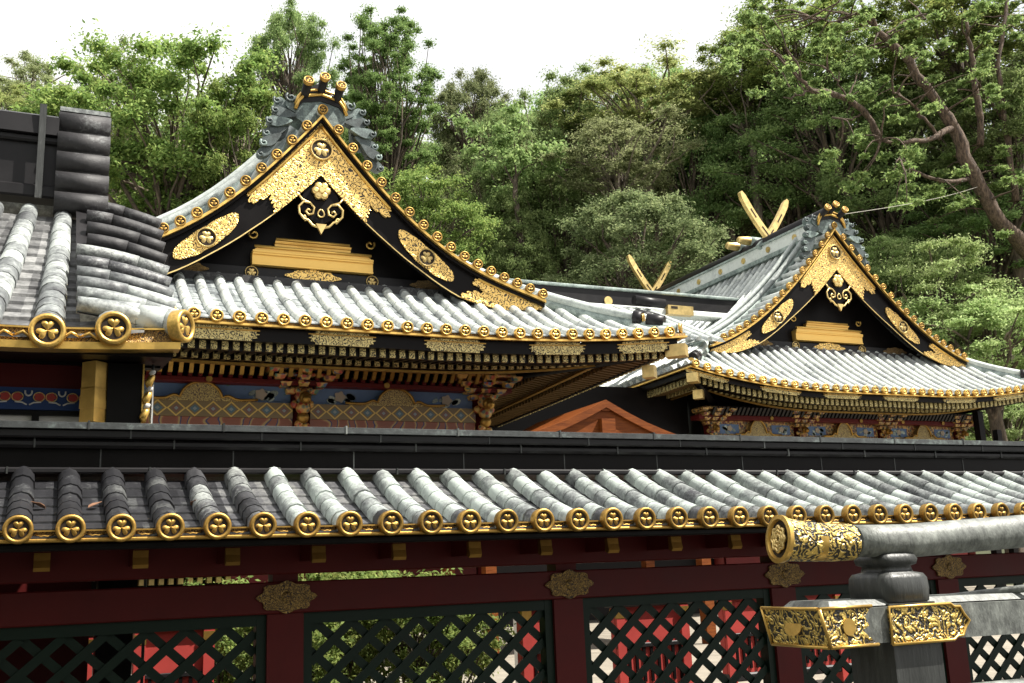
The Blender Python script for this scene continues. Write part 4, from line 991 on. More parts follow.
    for k in range(3):
        z = H+1.47+.15*k; x = .80+.018*k
        m.m(GOLD).tube([(x, 9.58, z-.06), (x-.012, 9.56, z-.02), (x+.01, 9.55, z+.03), (x+.03, 9.57, z+.055)], [.02, .036, .034, .015], 8)
        m.m(WHITE).tube([(x, 9.56, z+.06), (x+.022, 9.55, z+.085), (x+.04, 9.57, z+.095)], [.018, .026, .01], 8)
    m.m(GOLD).box(.775, .79, 9.58, 9.62, H+1.36, H+1.93)
    m.build('carved_gold_edge', root)
    m = MB(); m.m(IRON).tube([(.862, 9.6, 0), (.862, 9.6, H+1.93)], .013, 8); m.build('side_rod', root)
gate_roof()

# ================================================================== NEAR RAILING
def railing():
    root = thing('bronze_railing', 'weathered bronze handrail corner with openwork gold ends in the right foreground', 'railing', (2.55, 2.7, 0))
    c = P(894, 650, 2.6); x0, y0 = float(c[0]), 2.6; pw = .205
    cxp, cyp = x0+pw/2, y0+pw/2
    def sq(mb, h, z0, z1, h2=None, b=.0):
        h2 = h2 or h; o0 = [(cxp-h, cyp-h, z0), (cxp+h, cyp-h, z0), (cxp+h, cyp+h, z0), (cxp-h, cyp+h, z0)]; o1 = [(cxp-h2, cyp-h2, z1), (cxp+h2, cyp-h2, z1), (cxp+h2, cyp+h2, z1), (cxp-h2, cyp+h2, z1)]; mb.hexa(o0+o1)
    m = MB(); m.m(IRON); sq(m, .102, 0, H-.30, .099); sq(m, .099, H-.30, H-.142, .096); po = m.build('post', root)
    m = MB(); m.m(IRON)
    prof = [(.086, -.142), (.092, -.138), (.095, -.10), (.093, -.066), (.085, -.052), (.062, -.046), (.058, -.028), (.072, -.022), (.076, -.006), (.070, .008), (.05, .02)]
    n = 20; vs = []
    for r_, z in prof:
        for k in range(n):
            a = 2*math.pi*k/n+math.pi/n; e = 1/(abs(math.cos(a))**9+abs(math.sin(a))**9)**(1/9.); vs.append((cxp+r_*e*math.cos(a), cyp+r_*e*math.sin(a), H+z))
    m.add(vs, [(i*n+k, i*n+(k+1) % n, (i+1)*n+(k+1) % n, (i+1)*n+k) for i in range(len(prof)-1) for k in range(n)], True); m.build('post_capital', po)
    # top rail
    a = P(778, 540, 2.62); b = P(905, 541, 2.68); e_ = P(1024, 531, 2.66)
    d = (e_-b)
    pts = [P(852, 541, 2.67), P(885, 541, 2.68), b, e_, e_+d*.8, e_+d*2]
    m = MB(); m.m(IRONP).tube([np.array(p)+np.array((0, 0, H)) for p in pts], [.051, .053, .055, .056, .056, .056], 20); m.build('top_rail', root)
    tip = [P(850, 542, 2.67), P(830, 542.5, 2.675), P(805, 541.5, 2.69), P(790, 540, 2.70), P(779, 539, 2.705)]; tip = [np.array(p)+np.array((0, 0, H)) for p in tip]
    m = MB(); m.m(IRON).tube(tip[:3], [.055, .057, .060], 20); m.m(FRETF).tube(tip[:5], [.0575, .0595, .0625, .066, .073], 24, False)
    to = m.build('rail_end', root)
    dd = tip[-1]-tip[-2]; dd /= np.linalg.norm(dd)
    ref = np.array((0, 0, 1.)); sd_ = np.cross(dd, ref); sd_ /= np.linalg.norm(sd_); upv = np.cross(sd_, dd)
    def ring(mb, cc, r0, r1, off0, off1):
        N = 28; vs = []
        for r_, of in ((r0, off0), (r1, off1)):
            for k in range(N):
                t = 2*math.pi*k/N; vs.append(cc+dd*of+r_*(math.cos(t)*sd_+math.sin(t)*upv))
        mb.add(vs, [(k, (k+1) % N, N+(k+1) % N, N+k) for k in range(N)], True)
    m = MB(); cc = tip[-1]; m.m(GOLD); ring(m, cc, .074, .076, -.01, .004); ring(m, cc, .076, .062, .004, .006); ring(m, cc, .062, .058, .006, -.004)
    m.m(DARK); ring(m, cc, .058, .0, -.004, -.004)
    m.m(GOLDP)
    for s_ in (.036, .024, .012): m.tube([cc+dd*.002+s_*(math.cos(t)*(1+.12*math.cos(8*t)))*sd_+s_*math.sin(t)*(1+.12*math.cos(8*t))*upv for t in np.linspace(0, 2*math.pi, 41)], .0055, 5)
    m.build('rail_end_cap', to)
    m = MB(); m.m(GOLD)       # plain cartouche on the flank
    cen = (tip[1]+tip[2])/2
    vs = []
    for i in range(9):
        u = i/8; pth = tip[2]*(1-u)+tip[1]*u
        for k in range(7):
            t = -1.25+1.5*k/6; fr = np.array((0, -1, 0.))*math.cos(t)+np.array((0, 0, 1.))*math.sin(t)
            vs.append(pth+fr*(.0625 if i < 4 else .0612))
    m.add(vs, [(i*7+k, i*7+k+1, (i+1)*7+k+1, (i+1)*7+k) for i in range(1, 5) for k in range(6)], True); m.build('gold_cartouche', to)
    # lower beam with gilt box end
    zt_, zb_ = H-.143, H-.258; xe = 2.193; yb0, yb1 = 2.6-.012, 2.86
    m = MB(); m.m(IRONP)
    m.hexa([(xe+.02, yb0+.006, zb_+.004), (4.4, yb0+.006, zb_-.02), (4.4, yb1, zb_-.02), (xe+.02, yb1, zb_+.004), (xe+.02, yb0+.006, zt_-.004), (4.4, yb0+.006, zt_-.03), (4.4, yb1, zt_-.03), (xe+.02, yb1, zt_-.004)])
    m.m(IRONP).hexa([(xe+.035, yb0+.03, zt_), (4.4, yb0+.03, zt_-.026), (4.4, yb1-.02, zt_-.026), (xe+.035, yb1-.02, zt_), (xe+.05, yb0+.05, zt_+.018), (4.4, yb0+.05, zt_-.005), (4.4, yb1-.04, zt_-.005), (xe+.05, yb1-.04, zt_+.018)])
    bo = m.build('lower_beam', root)
    m = MB(); m.m(FRETF)
    xr = float(P(872, 625, 2.588)[0]); k_ = .03
    side = [(xe-k_, zt_), (xr, zt_), (xr-.03, zt_-.03), (xr-.015, (zt_+zb_)/2-.0), (xr-.045, zb_+.045), (xr+.012, zb_), (xe+.0, zb_)]
    m.prism(side, (0, yb0, 0), (1, 0, 0), (0, 0, 1), (0, -.006, 0))
    m.pts_prism([(xe-k_, yb0-.006, zt_), (xe+.0, yb0-.006, zb_), (xe+.0, yb1, zb_), (xe-k_, yb1, zt_)], (-.006, 0, 0))
    m.m(GOLD)
    for p_, q_ in (((xe-k_-.006, yb0-.007, zt_), (xr, yb0-.007, zt_)), ((xe-.004, yb0-.007, zb_), (xr+.012, yb0-.007, zb_)), ((xe-k_-.006, yb0-.007, zt_), (xe-.006, yb0-.007, zb_)), ((xe-k_-.007, yb0, zt_), (xe-k_-.007, yb1, zt_)), ((xe-.007, yb0, zb_), (xe-.007, yb1, zb_)), ((xe-k_-.007, yb1, zt_), (xe-.007, yb1, zb_))):
        m.tube([p_, q_], .0055, 6)
    for yy, off in ((yb0-.008, 0),):
        m.prism([(.024*math.cos(t), .026*math.sin(t)) for t in np.linspace(0, 2*math.pi, 15)[:-1]], (xe+.07, yb0-.006, (zt_+zb_)/2), (1, 0, 0), (0, 0, 1), (0, -.004, 0))
    m.prism([(.04*math.cos(t), .026*math.sin(t)) for t in np.linspace(0, 2*math.pi, 15)[:-1]], (xe-k_/2-.008, (yb0+yb1)/2, (zt_+zb_)/2), (0, 1, 0), (.25, 0, 1), (-.004, 0, 0))
    m.build('gold_beam_end', bo)
    xa, xb = float(P(889, 620, 2.588)[0]), float(P(968, 620, 2.588)[0]); m = MB(); m.m(FRETF)
    pl = [(xa, -.056), (xb-.075, -.056), (xb-.06, -.045), (xb-.035, -.045), (xb-.02, -.02), (xb, 0), (xb-.02, .02), (xb-.035, .045), (xb-.06, .045), (xb-.075, .056), (xa, .056)]
    m.prism(pl, (0, yb0+.004, (zt_+zb_)/2-.006), (1, 0, 0), (0, 0, 1), (0, -.008, 0)); m.m(GOLD).tube([(x, yb0-.006, (zt_+zb_)/2-.006+z) for x, z in pl+[pl[0]]], .005, 5); m.build('gold_beam_plate', bo)
    # rail on the far side of the corner and lowest bar
    m = MB(); m.m(IRONP); p = P(905, 603, 2.9); q_ = P(1024, 588.5, 2.62)
    p = np.array(p)+np.array((0, 0, H)); q_ = np.array(q_)+np.array((0, 0, H)); m.tube([p, q_, q_+(q_-p)*2], .013, 8); m.build('inner_rail', root)
    m = MB(); m.m(IRONP); p = P(960, 694, 2.6); q_ = P(1024, 688, 2.6); p = np.array(p)+np.array((0, 0, H)); q_ = np.array(q_)+np.array((0, 0, H)); m.tube([p-(q_-p)*.8, p, q_, q_+(q_-p)*9], .03, 12); m.build('bottom_rail', root)
railing()

# ================================================================== BEHIND THE FENCE
def red_balustrade(x0, x1, y, label, zt=.95):
    root = thing('red_balustrade', label, 'balustrade', ((x0+x1)/2, y, 0), 'red balustrades in the court')
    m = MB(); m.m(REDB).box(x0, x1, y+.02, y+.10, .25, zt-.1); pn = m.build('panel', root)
    m = MB(); m.m(BLACK)
    for x in np.arange(x0+.15, x1-.1, .10): m.box(x, x+.035, y+.0, y+.02, .3, zt*.55)
    m.build('slat_screen', pn)
    m = MB(); m.m(BLACKM).bbox(x0-.05, x1+.05, y-.04, y+.16, zt-.1, zt, .02); m.build('top_rail', root); m = MB(); m.m(BLACKM).bbox(x0, x1, y-.02, y+.14, .15, .25, .02); m.build('base_rail', root); m = MB(); m.m(BLACKM).bbox(x0, x1, y-.01, y+.015, zt*.55, zt*.55+.05, .008); m.build('middle_rail', root)
    n = max(2, int((x1-x0)/.9)+1)
    for x in np.linspace(x0+.06, x1-.06, n):
        m = MB(); m.m(REDB).box(x-.055, x+.055, y-.03, y+.13, 0, zt-.101); m.m(GOLDD).box(x-.058, x+.058, y-.034, y+.134, zt-.22, zt-.12); m.build('post', root)
red_balustrade(-1.6, .55, 11.2, 'red lacquered balustrade with black rails seen through the leftmost lattice', 1.25)
red_balustrade(.95, 1.75, 11.6, 'short red balustrade beside green shrubs behind the lattice', 1.25)
red_balustrade(4.9, 5.55, 10.8, 'red balustrade right of the shrubs seen through the second lattice', 1.3)
red_balustrade(6.2, 7.2, 11.0, 'red balustrade near white plaster wall seen through the third lattice', 1.25)
red_balustrade(8.0, 10.8, 11.4, 'long red balustrade seen through the lattice at right', 1.25)
def plaster_wall():
    root = thing('low_plaster_wall', 'low white plaster wall with stone cap behind the third lattice', 'wall', (7.0, 13.2, 0))
    m = MB(); m.m(WHITE).box(5.9, 6.55, 13.0, 13.25, 0, 1.15); m.build('wall_face', root); m = MB(); m.m(STONE).bbox(5.85, 6.6, 12.95, 13.3, 1.15, 1.25, .03); m.build('cap_stone', root)
plaster_wall()

# ================================================================== VEGETATION
def leaf_cloud(centers, radii, n_each, size, flat=.55, upb=.55):
    """leaf quads scattered through flattened clumps -> arrays of verts"""
    C = np.repeat(np.array(centers), n_each, axis=0); Rr = np.repeat(np.array(radii), n_each)
    N = len(C); d = rng.normal(size=(N, 3)); d /= np.linalg.norm(d, axis=1)[:, None]+1e-9
    rad = np.minimum(np.abs(rng.normal(size=N))*.46+.10, 1.15); p = C+d*(Rr*rad)[:, None]*np.array((1, 1, flat))
    nrm = rng.normal(size=(N, 3))+np.array((0, 0, upb*2))+d*.8; nrm /= np.linalg.norm(nrm, axis=1)[:, None]
    t = np.cross(nrm, rng.normal(size=(N, 3))); t /= np.linalg.norm(t, axis=1)[:, None]+1e-9; b = np.cross(nrm, t)
    s = size*(.6+.8*rng.random(N))[:, None]
    v = np.stack([p-t*s, p-b*s*.45-t*s*.1+nrm*s*.12, p+t*s, p+b*s*.45-t*s*.1+nrm*s*.12], axis=1).reshape(-1, 3)
    return v
def leaf_mesh(name, v, mat):
    N = len(v)//4; me = bpy.data.meshes.new(name); me.vertices.add(len(v)); me.vertices.foreach_set('co', v.astype(np.float32).ravel())
    me.loops.add(len(v)); me.loops.foreach_set('vertex_index', np.arange(len(v), dtype=np.int32)); me.polygons.add(N)
    me.polygons.foreach_set('loop_start', np.arange(0, len(v), 4, dtype=np.int32)); me.polygons.foreach_set('loop_total', np.full(N, 4, dtype=np.int32))
    me.materials.append(mat); me.update(calc_edges=True); me.validate(); return me
def limb(mb, a, b, r0, r1, sag=.12, n=6):
    a = np.array(a, float); b = np.array(b, float); ln = np.linalg.norm(b-a); off = rng.normal(size=3)*ln*.07; pts = []
    for i in range(n):
        t = i/(n-1); pts.append(a*(1-t)+b*t+off*math.sin(math.pi*t)+np.array((0, 0, sag*ln*math.sin(math.pi*t)*.5))+rng.normal(size=3)*ln*.012)
    mb.tube(pts, list(np.linspace(r0, r1, n)), 6, False)
def mesh_only(mb, name):
    o = mb.build(name); me = o.data; bpy.data.objects.remove(o); return me
def broadleaf(mat, nclump, n_each, size, cr, flat, bark=BARK, hz=1.0, hollow=.5, spread=1.0, seed=0):
    """unit tree: crown radius about 1, crown from z=0 to 2*hz, trunk base at z=-1.6"""
    cs, rs = [], []
    for k in range(nclump):
        while True:
            d = rng.normal(size=3); d /= np.linalg.norm(d); r = hollow+(1-hollow)*rng.random()**.6
            p = d*r*np.array((spread, spread, hz)); p[2] += hz
            lobes = 1+.22*math.sin(3*math.atan2(d[1], d[0])+seed)+.15*math.sin(5*d[2]*2+seed*2)
            p[:2] *= lobes
            if p[2] > .12*hz: break
        cs.append(p); rs.append(cr*(.6+.8*rng.random()))
    crown = leaf_mesh('crown', leaf_cloud(cs, rs, n_each, size, flat), mat)
    mb = MB(); mb.m(bark); top = np.array((.05, 0, 1.2*hz)); mb.tube([(0, 0, -1.8), (.03, .02, -.7), (-.02, .0, .2), top], [.085, .07, .055, .02], 8, False)
    order = sorted(range(nclump), key=lambda i: -rs[i])[:int(nclump*.55)]
    for i in order:
        zz = rng.uniform(-.4, .6)*hz; limb(mb, (rng.normal()*.015, rng.normal()*.015, min(zz, cs[i][2]-.05)), cs[i], .028*rng.uniform(.6, 1.2), .006)
    return crown, mesh_only(mb, 'trunk')
def conifer(mat, layers, n_each, size, seed=0):
    cs, rs = [], []
    for k in range(layers):
        z = 2.0*(k/layers)**.95; rad = (1-z/2.05)**.75*.95+.05
        for j in range(max(3, int(11*rad))):
            a = rng.random()*6.28; r = rad*(.45+.6*rng.random()); cs.append((r*math.cos(a), r*math.sin(a), z-.16*r+rng.normal()*.03)); rs.append(.12+.13*rng.random()*rad)
    v = leaf_cloud(cs, rs, n_each, size, .75, .2); crown = leaf_mesh('crown', v, mat)
    mb = MB(); mb.m(BARK).tube([(0, 0, -2.2), (.01, .0, 0), (0, .01, 1.9)], [.09, .06, .012], 8, False)
    for i in range(0, len(cs), 3): limb(mb, (0, 0, max(-.1, cs[i][2]+.05)), cs[i], .018, .004)
    return crown, mesh_only(mb, 'trunk')
VAR = {
 'bright': broadleaf(LF_BRIGHT, 145, 459, 0.0224, .23, .55, hollow=.45, seed=1),
 'bright2': broadleaf(LF_BRIGHT, 92, 379, 0.0238, .22, .5, bark=BARKP, hollow=.35, seed=4),
 'mid': broadleaf(LF_MID, 171, 459, 0.0210, .22, .5, hollow=.5, seed=2),
 'mid2': broadleaf(LF_MID, 132, 480, 0.0210, .25, .42, hz=1.15, hollow=.45, seed=5),
 'dark': broadleaf(LF_DARK, 158, 459, 0.0210, .22, .62, hollow=.55, seed=3),
 'darktall': broadleaf(LF_DARK, 158, 440, 0.0210, .24, .6, hz=1.5, hollow=.4, seed=6),
 'yellow': broadleaf(LF_YEL, 118, 419, 0.0203, .24, .36, bark=BARKP, hz=.9, hollow=.45, seed=7),
 'brown': broadleaf(LF_BROWN, 99, 400, 0.0196, .22, .45, bark=BARKP, hollow=.4, seed=8),
 'plume': broadleaf(LF_CONE, 250, 420, 0.0224, .20, .42, hz=1.7, hollow=.35, seed=14),
 'cone': conifer(LF_CONE, 38, 260, .022, 1),
 'cone2': conifer(LF_MID, 36, 260, .022, 2),
 'maple': broadleaf(LF_MAPLE, 118, 480, 0.0189, .26, .24, hz=.62, hollow=.35, seed=9),
 'shrub': broadleaf(LF_BRIGHT, 59, 240, 0.0406, .30, .7, hollow=.3, seed=11),
}
NAMES = {'bright': 'broadleaf_tree', 'bright2': 'broadleaf_tree', 'mid': 'broadleaf_tree', 'mid2': 'broadleaf_tree', 'dark': 'evergreen_tree', 'darktall': 'evergreen_tree', 'yellow': 'broadleaf_tree', 'brown': 'broadleaf_tree', 'cone': 'conifer_tree', 'plume': 'conifer_tree', 'cone2': 'conifer_tree', 'maple': 'maple_tree', 'shrub': 'shrub'}
HZ = {'plume': 1.7, 'mid2': 1.15, 'darktall': 1.5, 'yellow': .9, 'maple': .62}
def tree(kind, px, ytop, ybot, wpx, dep, label, rot=None, group='trees on the slope behind the halls'):
    """crown seen between picture heights ytop..ybot, about wpx wide, standing dep metres away"""
    d = (px-512)/FOC*Rv-((ytop+ybot)/2-341.5)/FOC*Uv+Fv; c = d*dep; s = dep/FOC
    sx = wpx*s/2; sz = (ybot-ytop)*s*1.02/(2*HZ.get(kind, 1.0)); zb = c[2]+H-sz*HZ.get(kind, 1.0)
    root = thing(NAMES[kind], label, 'tree' if kind != 'shrub' else 'shrub', (c[0], c[1], zb), group)
    rz = rng.random()*6.28 if rot is None else rot
    root.rotation_euler = (0, 0, rz); root.scale = (sx, sx, sz)
    for me, nm in zip(VAR[kind], ('crown', 'trunk')):
        o = bpy.data.objects.new(nm, me); COL.objects.link(o); o.parent = root
        if nm == 'trunk':               # stretch the foot down to the slope
            g = float(hillz(c[0], c[1])); need = (zb-g+.4)/sz
            if need > 1.8: o.scale = (1, 1, 1)
    return root
TREES = [
 # back row, closing the gaps
 ('dark', 30, 90, 250, 170, 88, 'dim evergreen far back above the left roof ridge'),
 ('mid', 110, 110, 300, 170, 86, 'dim green tree behind the bushy tree at left'),
 ('mid', 215, 100, 300, 190, 86, 'dim green tree far behind left side of the big gable'),
 ('dark', 345, 110, 320, 150, 90, 'dark tree deep between the two tall conifers'),
 ('mid', 430, 120, 320, 170, 88, 'dim green tree behind the bright conifer'),
 ('dark', 500, 110, 330, 160, 86, 'dark tree at the back beside the upright olive green tree'),
 ('mid', 570, 95, 340, 170, 88, 'dim green tree at the back centre of the woods'),
 ('dark', 650, 90, 340, 190, 88, 'dark tree at the back behind the yellowish spreading crown'),
 ('mid', 735, 95, 340, 190, 86, 'dim green tree at the back left of the camphor limbs'),
 ('dark', 820, 110, 360, 220, 86, 'dark tree at the back behind the big limbs'),
 ('dark', 920, 120, 400, 240, 84, 'dark shaded tree at the back under the big limbs'),
 ('dark', 1010, 100, 420, 230, 82, 'dark shaded tree at the back by right edge'),
 # front rows, left to right
 ('brown', 34, 46, 150, 95, 70, 'olive brown airy crown at far left against the sky'),
 ('yellow', 12, 84, 150, 80, 64, 'yellowish crown low at the left edge'),
 ('bright2', 118, 36, 190, 80, 66, 'slim bright green tree left of the broad bushy tree'),
 ('bright', 172, 40, 235, 205, 60, 'broad bright green bushy tree between the left roof and big gable', 1.0),
 ('bright2', 238, 66, 220, 110, 58, 'airy bright green tree touching the left side of the big gable'),
 ('mid', 291, -6, 150, 86, 76, 'tall rounded green crown rising behind the big gable ornament'),
 ('plume', 388, -8, 200, 100, 66, 'tall bright conifer right of the big gable peak'),
 ('cone2', 362, 60, 240, 90, 72, 'second conifer just behind the bright tall one'),
 ('dark', 470, 68, 190, 84, 74, 'dense brownish olive crown between the bright conifer and the leafy woods'),
 ('bright', 425, 165, 290, 120, 56, 'low bright green tree along the big gable right slope'),
 ('darktall', 470, 150, 300, 80, 68, 'dark slim evergreen under the brownish olive crown'),
 ('mid2', 512, 88, 290, 96, 64, 'upright olive green tree with bare trunk at picture centre'),
 ('cone2', 520, 190, 300, 90, 58, 'small green conifer at foot of the upright olive tree'),
 ('mid2', 580, 64, 230, 120, 68, 'green crown on the skyline right of centre'),
 ('mid', 655, 62, 200, 130, 72, 'green crown on the skyline left of the white sky gap'),
 ('yellow', 645, 64, 150, 170, 66, 'yellow green flat topped crown on the skyline'),
 ('brown', 618, 112, 210, 150, 60, 'olive spreading crown with pale bare twigs left of the far gable'),
 ('mid', 560, 160, 300, 120, 62, 'mid green tree left of the dark rounded bush'),
 ('dark', 636, 196, 320, 150, 54, 'rounded dark olive bush above the far gold finials'),
 ('mid', 690, 90, 260, 110, 66, 'green tree filling the slope left of the near gold finials'),
 ('darktall', 735, 110, 290, 100, 70, 'tall dark evergreen behind the near gold finials'),
 ('cone2', 722, 66, 180, 90, 74, 'blue green conifer on the skyline by the white sky gap'),
 ('bright2', 745, 22, 130, 110, 64, 'light airy crown reaching into the white sky gap'),
 ('bright', 800, 10, 110, 170, 62, 'light green spreading crown at top right centre'),
 ('mid2', 830, 60, 200, 160, 60, 'layered green crown round the short brown limb'),
 ('mid2', 790, 100, 240, 170, 64, 'green crown above the right hall gable'),
 ('mid', 900, 80, 220, 190, 62, 'full green crown behind the leaning trunk'),
 ('bright', 960, -10, 110, 190, 60, 'light green crown at the top right corner'),
 ('mid2', 1000, 60, 210, 150, 56, 'green leafy crown at right edge below the corner'),
 ('mid', 885, 150, 290, 170, 60, 'shaded green crown above the overhead wire'),
 ('mid2', 990, 170, 290, 140, 56, 'green bough layer at right edge above the maple'),
 ('maple', 925, 245, 350, 170, 52, 'pale maple crown just right of the far gable'),
 ('maple', 985, 290, 400, 210, 50, 'pale maple low at the right edge beside the far roof'),
 ('maple', 1005, 385, 470, 110, 62, 'green tuft low under the far eave at the right edge'),
 ('maple', 880, 240, 300, 90, 54, 'small pale maple tuft behind the far gable peak'),
]
for t in TREES: tree(*t[:7], rot=t[7] if len(t) > 7 else None)

def limbs_tree():
    """large camphor whose leaning trunk and limbs show at upper right"""
    Y = 35.
    def q(px, py, dy=0): p = P(px, py, Y+dy); return np.array((p[0], p[1], p[2]+H))
    foot = q(1110, 330); foot[2] = float(hillz(foot[0], foot[1]))
    root = thing('camphor_tree', 'big camphor with a long leaning brown trunk and bare limbs at upper right', 'tree', tuple(foot))
    m = MB(); m.m(bark_mat('red_brown_bark', (.06, .038, .026), (.17, .115, .08)))
    main = [foot, q(1065, 290), q(1024, 246), q(990, 209), q(968, 165), q(954, 127), q(937, 101), q(921, 80), q(903, 56), q(884, 37), q(870, 22), q(855, 14), q(838, 20)]
    mr_ = [.55, .46, .40, .36, .33, .29, .26, .24, .21, .18, .16, .12, .08]; tt = np.linspace(0, len(main)-1, 46); mp_ = [np.array([np.interp(t, range(len(main)), [p[k] for p in main]) for k in range(3)])+rng.normal(size=3)*.05 for t in tt]
    m.tube(mp_, [float(np.interp(t, range(len(main)), mr_))*rng.uniform(.86, 1.16) for t in tt], 12); allp = list(mp_)
    for pts, r0 in (([(884, 37), (862, 6), (856, -20)], .16), ([(880, 141), (866, 113), (848, 99), (828, 92), (811, 90), (800, 78)], .26), ([(954, 127), (930, 140), (905, 142), (880, 141)], .24), ([(981, 146), (978, 110), (972, 62), (966, 20)], .28), ([(1016, 200), (1004, 120), (998, 55), (1010, -10)], .26), ([(940, 140), (925, 118), (908, 100), (893, 92)], .14), ([(968, 180), (940, 182), (915, 172), (900, 158)], .16), ([(811, 90), (795, 97), (782, 98)], .09), ([(848, 99), (838, 82), (828, 70)], .08), ([(866, 113), (850, 120), (832, 118)], .07), ([(884, 37), (905, 20), (930, 18)], .10), ([(1004, 120), (985, 95), (975, 80)], .12), ([(855, 14), (830, 22), (812, 16)], .08)):
        n = len(pts); pp = [q(x, y, -.3*i) for i, (x, y) in enumerate(pts)]; tt = np.linspace(0, n-1, n*4); pp = [np.array([np.interp(t, range(n), [p[k] for p in pp]) for k in range(3)])+rng.normal(size=3)*.035 for t in tt]
        m.tube(pp, [r0*.68*(1-.55*t/(n-1))*rng.uniform(.88, 1.14) for t in tt], 8); allp += pp
    cs, rs = [], []
    for (x, y, s_) in ((840, 0, 22), (800, 20, 26), (775, 45, 24), (870, -5, 24), (905, 30, 20), (815, 70, 20), (790, 85, 18), (840, 60, 16), (930, 60, 22), (950, 40, 24), (985, 40, 26), (1010, 65, 26), (965, 95, 20), (1015, 110, 24), (940, 170, 24), (900, 165, 26), (870, 160, 22), (990, 160, 20), (1010, 190, 26), (960, 200, 24), (920, 205, 24), (855, 130, 16), (980, 10, 24), (1020, 20, 26), (740, 60, 18), (760, 20, 18), (880, 95, 14), (905, 120, 14)):
        for k in range(9):
            a = q(x+rng.normal()*s_*1.0, y+rng.normal()*s_*.6, rng.normal()*1.8); cs.append(a); rs.append(s_*Y*1.3/FOC*.52*rng.uniform(.5, 1.3))
    A_ = np.array(allp)
    for c in cs[::2]:
        dd = np.linalg.norm(A_-c, axis=1)+(A_[:, 2] > c[2])*.8; k = int(np.argmin(dd))
        if .5 < dd[k] < 6: limb(m, A_[k], c, .055, .012)
    m.build('trunk', root)
    v = leaf_cloud(cs, rs, 260, .092, .38)-np.array(foot); me = leaf_mesh('crown', v, LF_CAMPHOR); o = bpy.data.objects.new('crown', me); COL.objects.link(o); o.parent = root
limbs_tree()
def bare_trunk(pts, r0, Y, label, mat=BARK):
    P_ = [np.array(P(x, y, Y))+np.array((0, 0, H)) for x, y in pts]; root = thing('broadleaf_tree', label, 'tree', tuple(P_[0]), 'trees on the slope behind the halls')
    m = MB(); m.m(mat).tube(P_, list(np.linspace(r0, r0*.5, len(P_))), 8); 
    for k in range(4): limb(m, P_[-1]*(1-.2*k)+P_[-2]*.2*k, P_[-1]+rng.normal(size=3)*.8+np.array((0, 0, .8)), r0*.3, .02)
    m.build('trunk', root)
    cs = [P_[-1]+rng.normal(size=3)*np.array((1.6, 1.2, 1.0))+np.array((0, 0, 1.4)) for _ in range(26)]; v = leaf_cloud(cs, [1.0]*26, 190, .13, .5)-np.array(P_[0])
    o = bpy.data.objects.new('crown', leaf_mesh('crown', v, LF_MID)); COL.objects.link(o); o.parent = root
bare_trunk([(737, 262), (731, 230), (727, 200), (720, 160), (722, 135)], .24, 50, 'slim bare trunk rising just left of the near gold finials')
bare_trunk([(524, 276), (521, 250), (519, 222), (515, 195), (516, 175)], .24, 50, 'slim forked trunk rising behind the connecting roof near picture centre')
bare_trunk([(777, 190), (778, 170), (772, 150), (770, 130)], .26, 54, 'thin brown trunk above the near gold finials', BARK)

# shrubs behind the lattice
SH = [(2.35, 10.6, .55, 'bright shrub behind the left end of the second lattice'), (2.95, 11.3, .62, 'bright shrub next to the first behind the second lattice'), (3.75, 11.0, .6, 'leafy shrub in the middle behind the second lattice'), (4.35, 11.5, .55, 'leafy shrub behind the right end of the second lattice'), (2.0, 12.3, .6, 'shrub farther back behind the post left of second lattice'), (3.4, 12.8, .7, 'taller shrub at the back behind the second lattice')]
for x, y, s_, lb in SH:
    root = thing('shrub', lb, 'shrub', (x, y, .25), 'shrubs in the court'); root.scale = (s_*1.1, s_*1.1, s_*1.32); root.rotation_euler = (0, 0, rng.random()*6)
    for me, nm in zip(VAR['shrub'], ('crown', 'trunk')):
        o = bpy.data.objects.new(nm, me); COL.objects.link(o); o.parent = root

def sky_blocking_woods():  # unseen leaf clumps added to keep sky light off the front faces
    cs, rs = [], []
    for k in range(420):
        a = rng.uniform(R(150), R(395)); d_ = rng.uniform(17, 26); x, y = d_*math.sin(a), d_*math.cos(a)
        if y > -2 and x > -14: continue
        if y > 4: continue
        hgt = 15 if x < 4 else 8
        cs.append((x, y, rng.uniform(0, hgt))); rs.append(rng.uniform(1.6, 2.8))
    me = leaf_mesh('woods', leaf_cloud(cs, rs, 90, .42, .9), LF_DARK); o = bpy.data.objects.new('woods', me); COL.objects.link(o); tag(o, 'unseen woods added behind the viewer to block sky light', 'woodland', kind='stuff')
sky_blocking_woods()

def corridor():
    root = thing('covered_corridor', 'low dark corridor with a gilt rafter row seen through the fence slot', 'corridor', (1, 13.5, 0))
    z0 = H+float(P(180, 586, 12.6)[2]); m = MB(); m.m(BLACK).box(-2.5, 2.05, 12.75, 13.6, z0+.0, z0+.5); m.m(BLACKM).bbox(-2.6, 2.15, 12.5, 13.8, z0+.12, z0+.2, .02); m.build('eave', root)
    m = MB(); m.m(GOLDP)
    for x in np.arange(.75, 2.05, .105): m.box(x, x+.055, 12.6, 12.75, z0+.02, z0+.085)
    m.build('rafter_row', root)
    for x in (-2.3, -.2, 1.9):
        m = MB(); m.m(BLACK).box(x-.08, x+.08, 13.0, 13.16, 0, z0); m.build('post', root)
corridor()

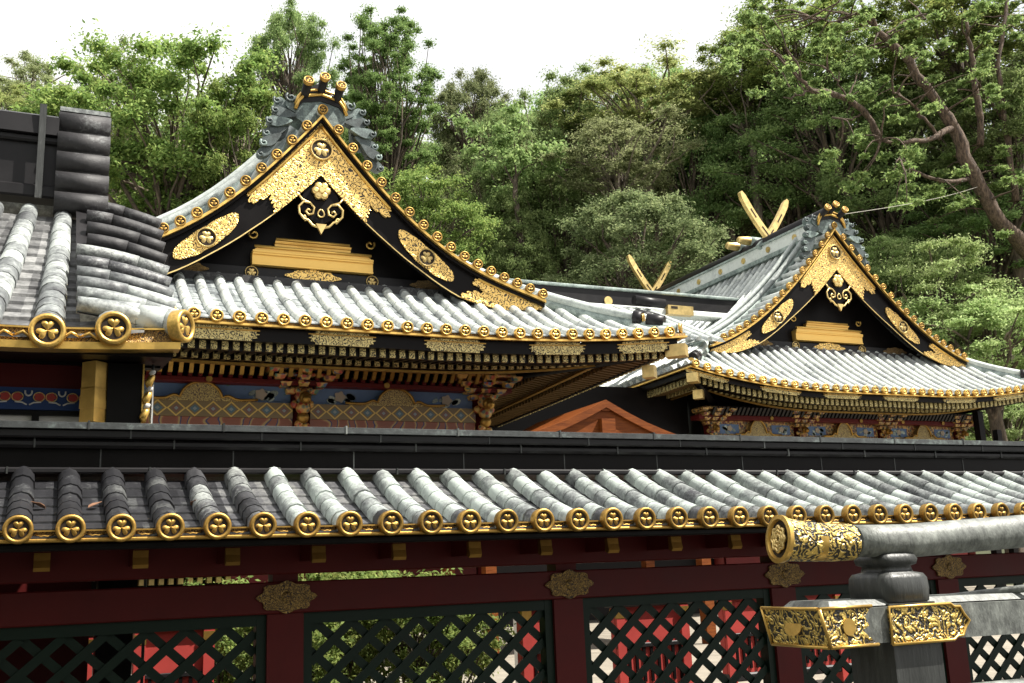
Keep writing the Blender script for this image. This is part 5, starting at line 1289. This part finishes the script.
# far wood that reads as one mass
def far_wood():
    cs, rs = [], []
    for k in range(520):
        x = rng.uniform(-60, 150); y = rng.uniform(72, 118); cs.append((x, y, float(hillz(x, y))+rng.uniform(1, 5))); rs.append(rng.uniform(2.0, 3.4))
    for k in range(260):
        x = rng.uniform(-40, 110); y = rng.uniform(50, 72); cs.append((x, y, float(hillz(x, y))+rng.uniform(.3, 1.6))); rs.append(rng.uniform(1.0, 2.0))
    me = leaf_mesh('undergrowth', leaf_cloud(cs, rs, 130, .38, .8), LF_DARK); o = bpy.data.objects.new('undergrowth', me); COL.objects.link(o); tag(o, 'dim undergrowth and far wood covering the hillside', 'woodland', kind='stuff')
far_wood()

# ================================================================== SMALL THINGS
def wire():
    a = WK((19.0, 20.2, 8.9)); b = np.array(P(1040, 160, 40.))+np.array((0, 0, H)); pts = [a*(1-t)+b*t-np.array((0, 0, .5*math.sin(math.pi*t))) for t in np.linspace(0, 1, 14)]
    m = MB(); m.m(STONE).tube(pts, .010, 5, False); tag(m.build('overhead_wire', base=tuple(a)), 'thin wire running from the far gable peak up to the right', 'wire')
wire()
def leaves():
    m = NM('fallen_leaf_brown'); m.col((.22, .11, .06)); m.set(Roughness=.7); mat = m.m
    for (px_, py_, lb) in ((40, 501, 'curled brown fallen leaf between the two leftmost fence tile rolls'), (94, 496, 'pale fallen leaf twig on the fence roof third gap from left'), (195, 507, 'reddish fallen leaf on the fence roof beside the fifth tile roll')):
        Y = 7.85; p = P(px_, py_, Y); z = H+.377-.045+(Y-7.25)/1.17*.468-.03+.02
        mb = MB(); mb.m(mat); pts = [(0, -.05), (.03, -.02), (.035, .02), (.012, .05), (0, .075), (-.012, .05), (-.035, .02), (-.03, -.02)]
        vs = [(x, y*.9, .38*y+.25*abs(x)+.004) for x, y in pts]+[(x, y*.9, .38*y+.25*abs(x)+.008) for x, y in pts]; n = len(pts)
        mb.add(vs, [tuple(range(n)), tuple(range(n, 2*n))]+[(i, (i+1) % n, n+(i+1) % n, n+i) for i in range(n)])
        o = mb.build('fallen_leaf'); o.location = (p[0], Y, z); o.rotation_euler = (0, 0, rng.random()*6); tag(o, lb, 'leaf', 'fallen leaves on the fence roof')
leaves()
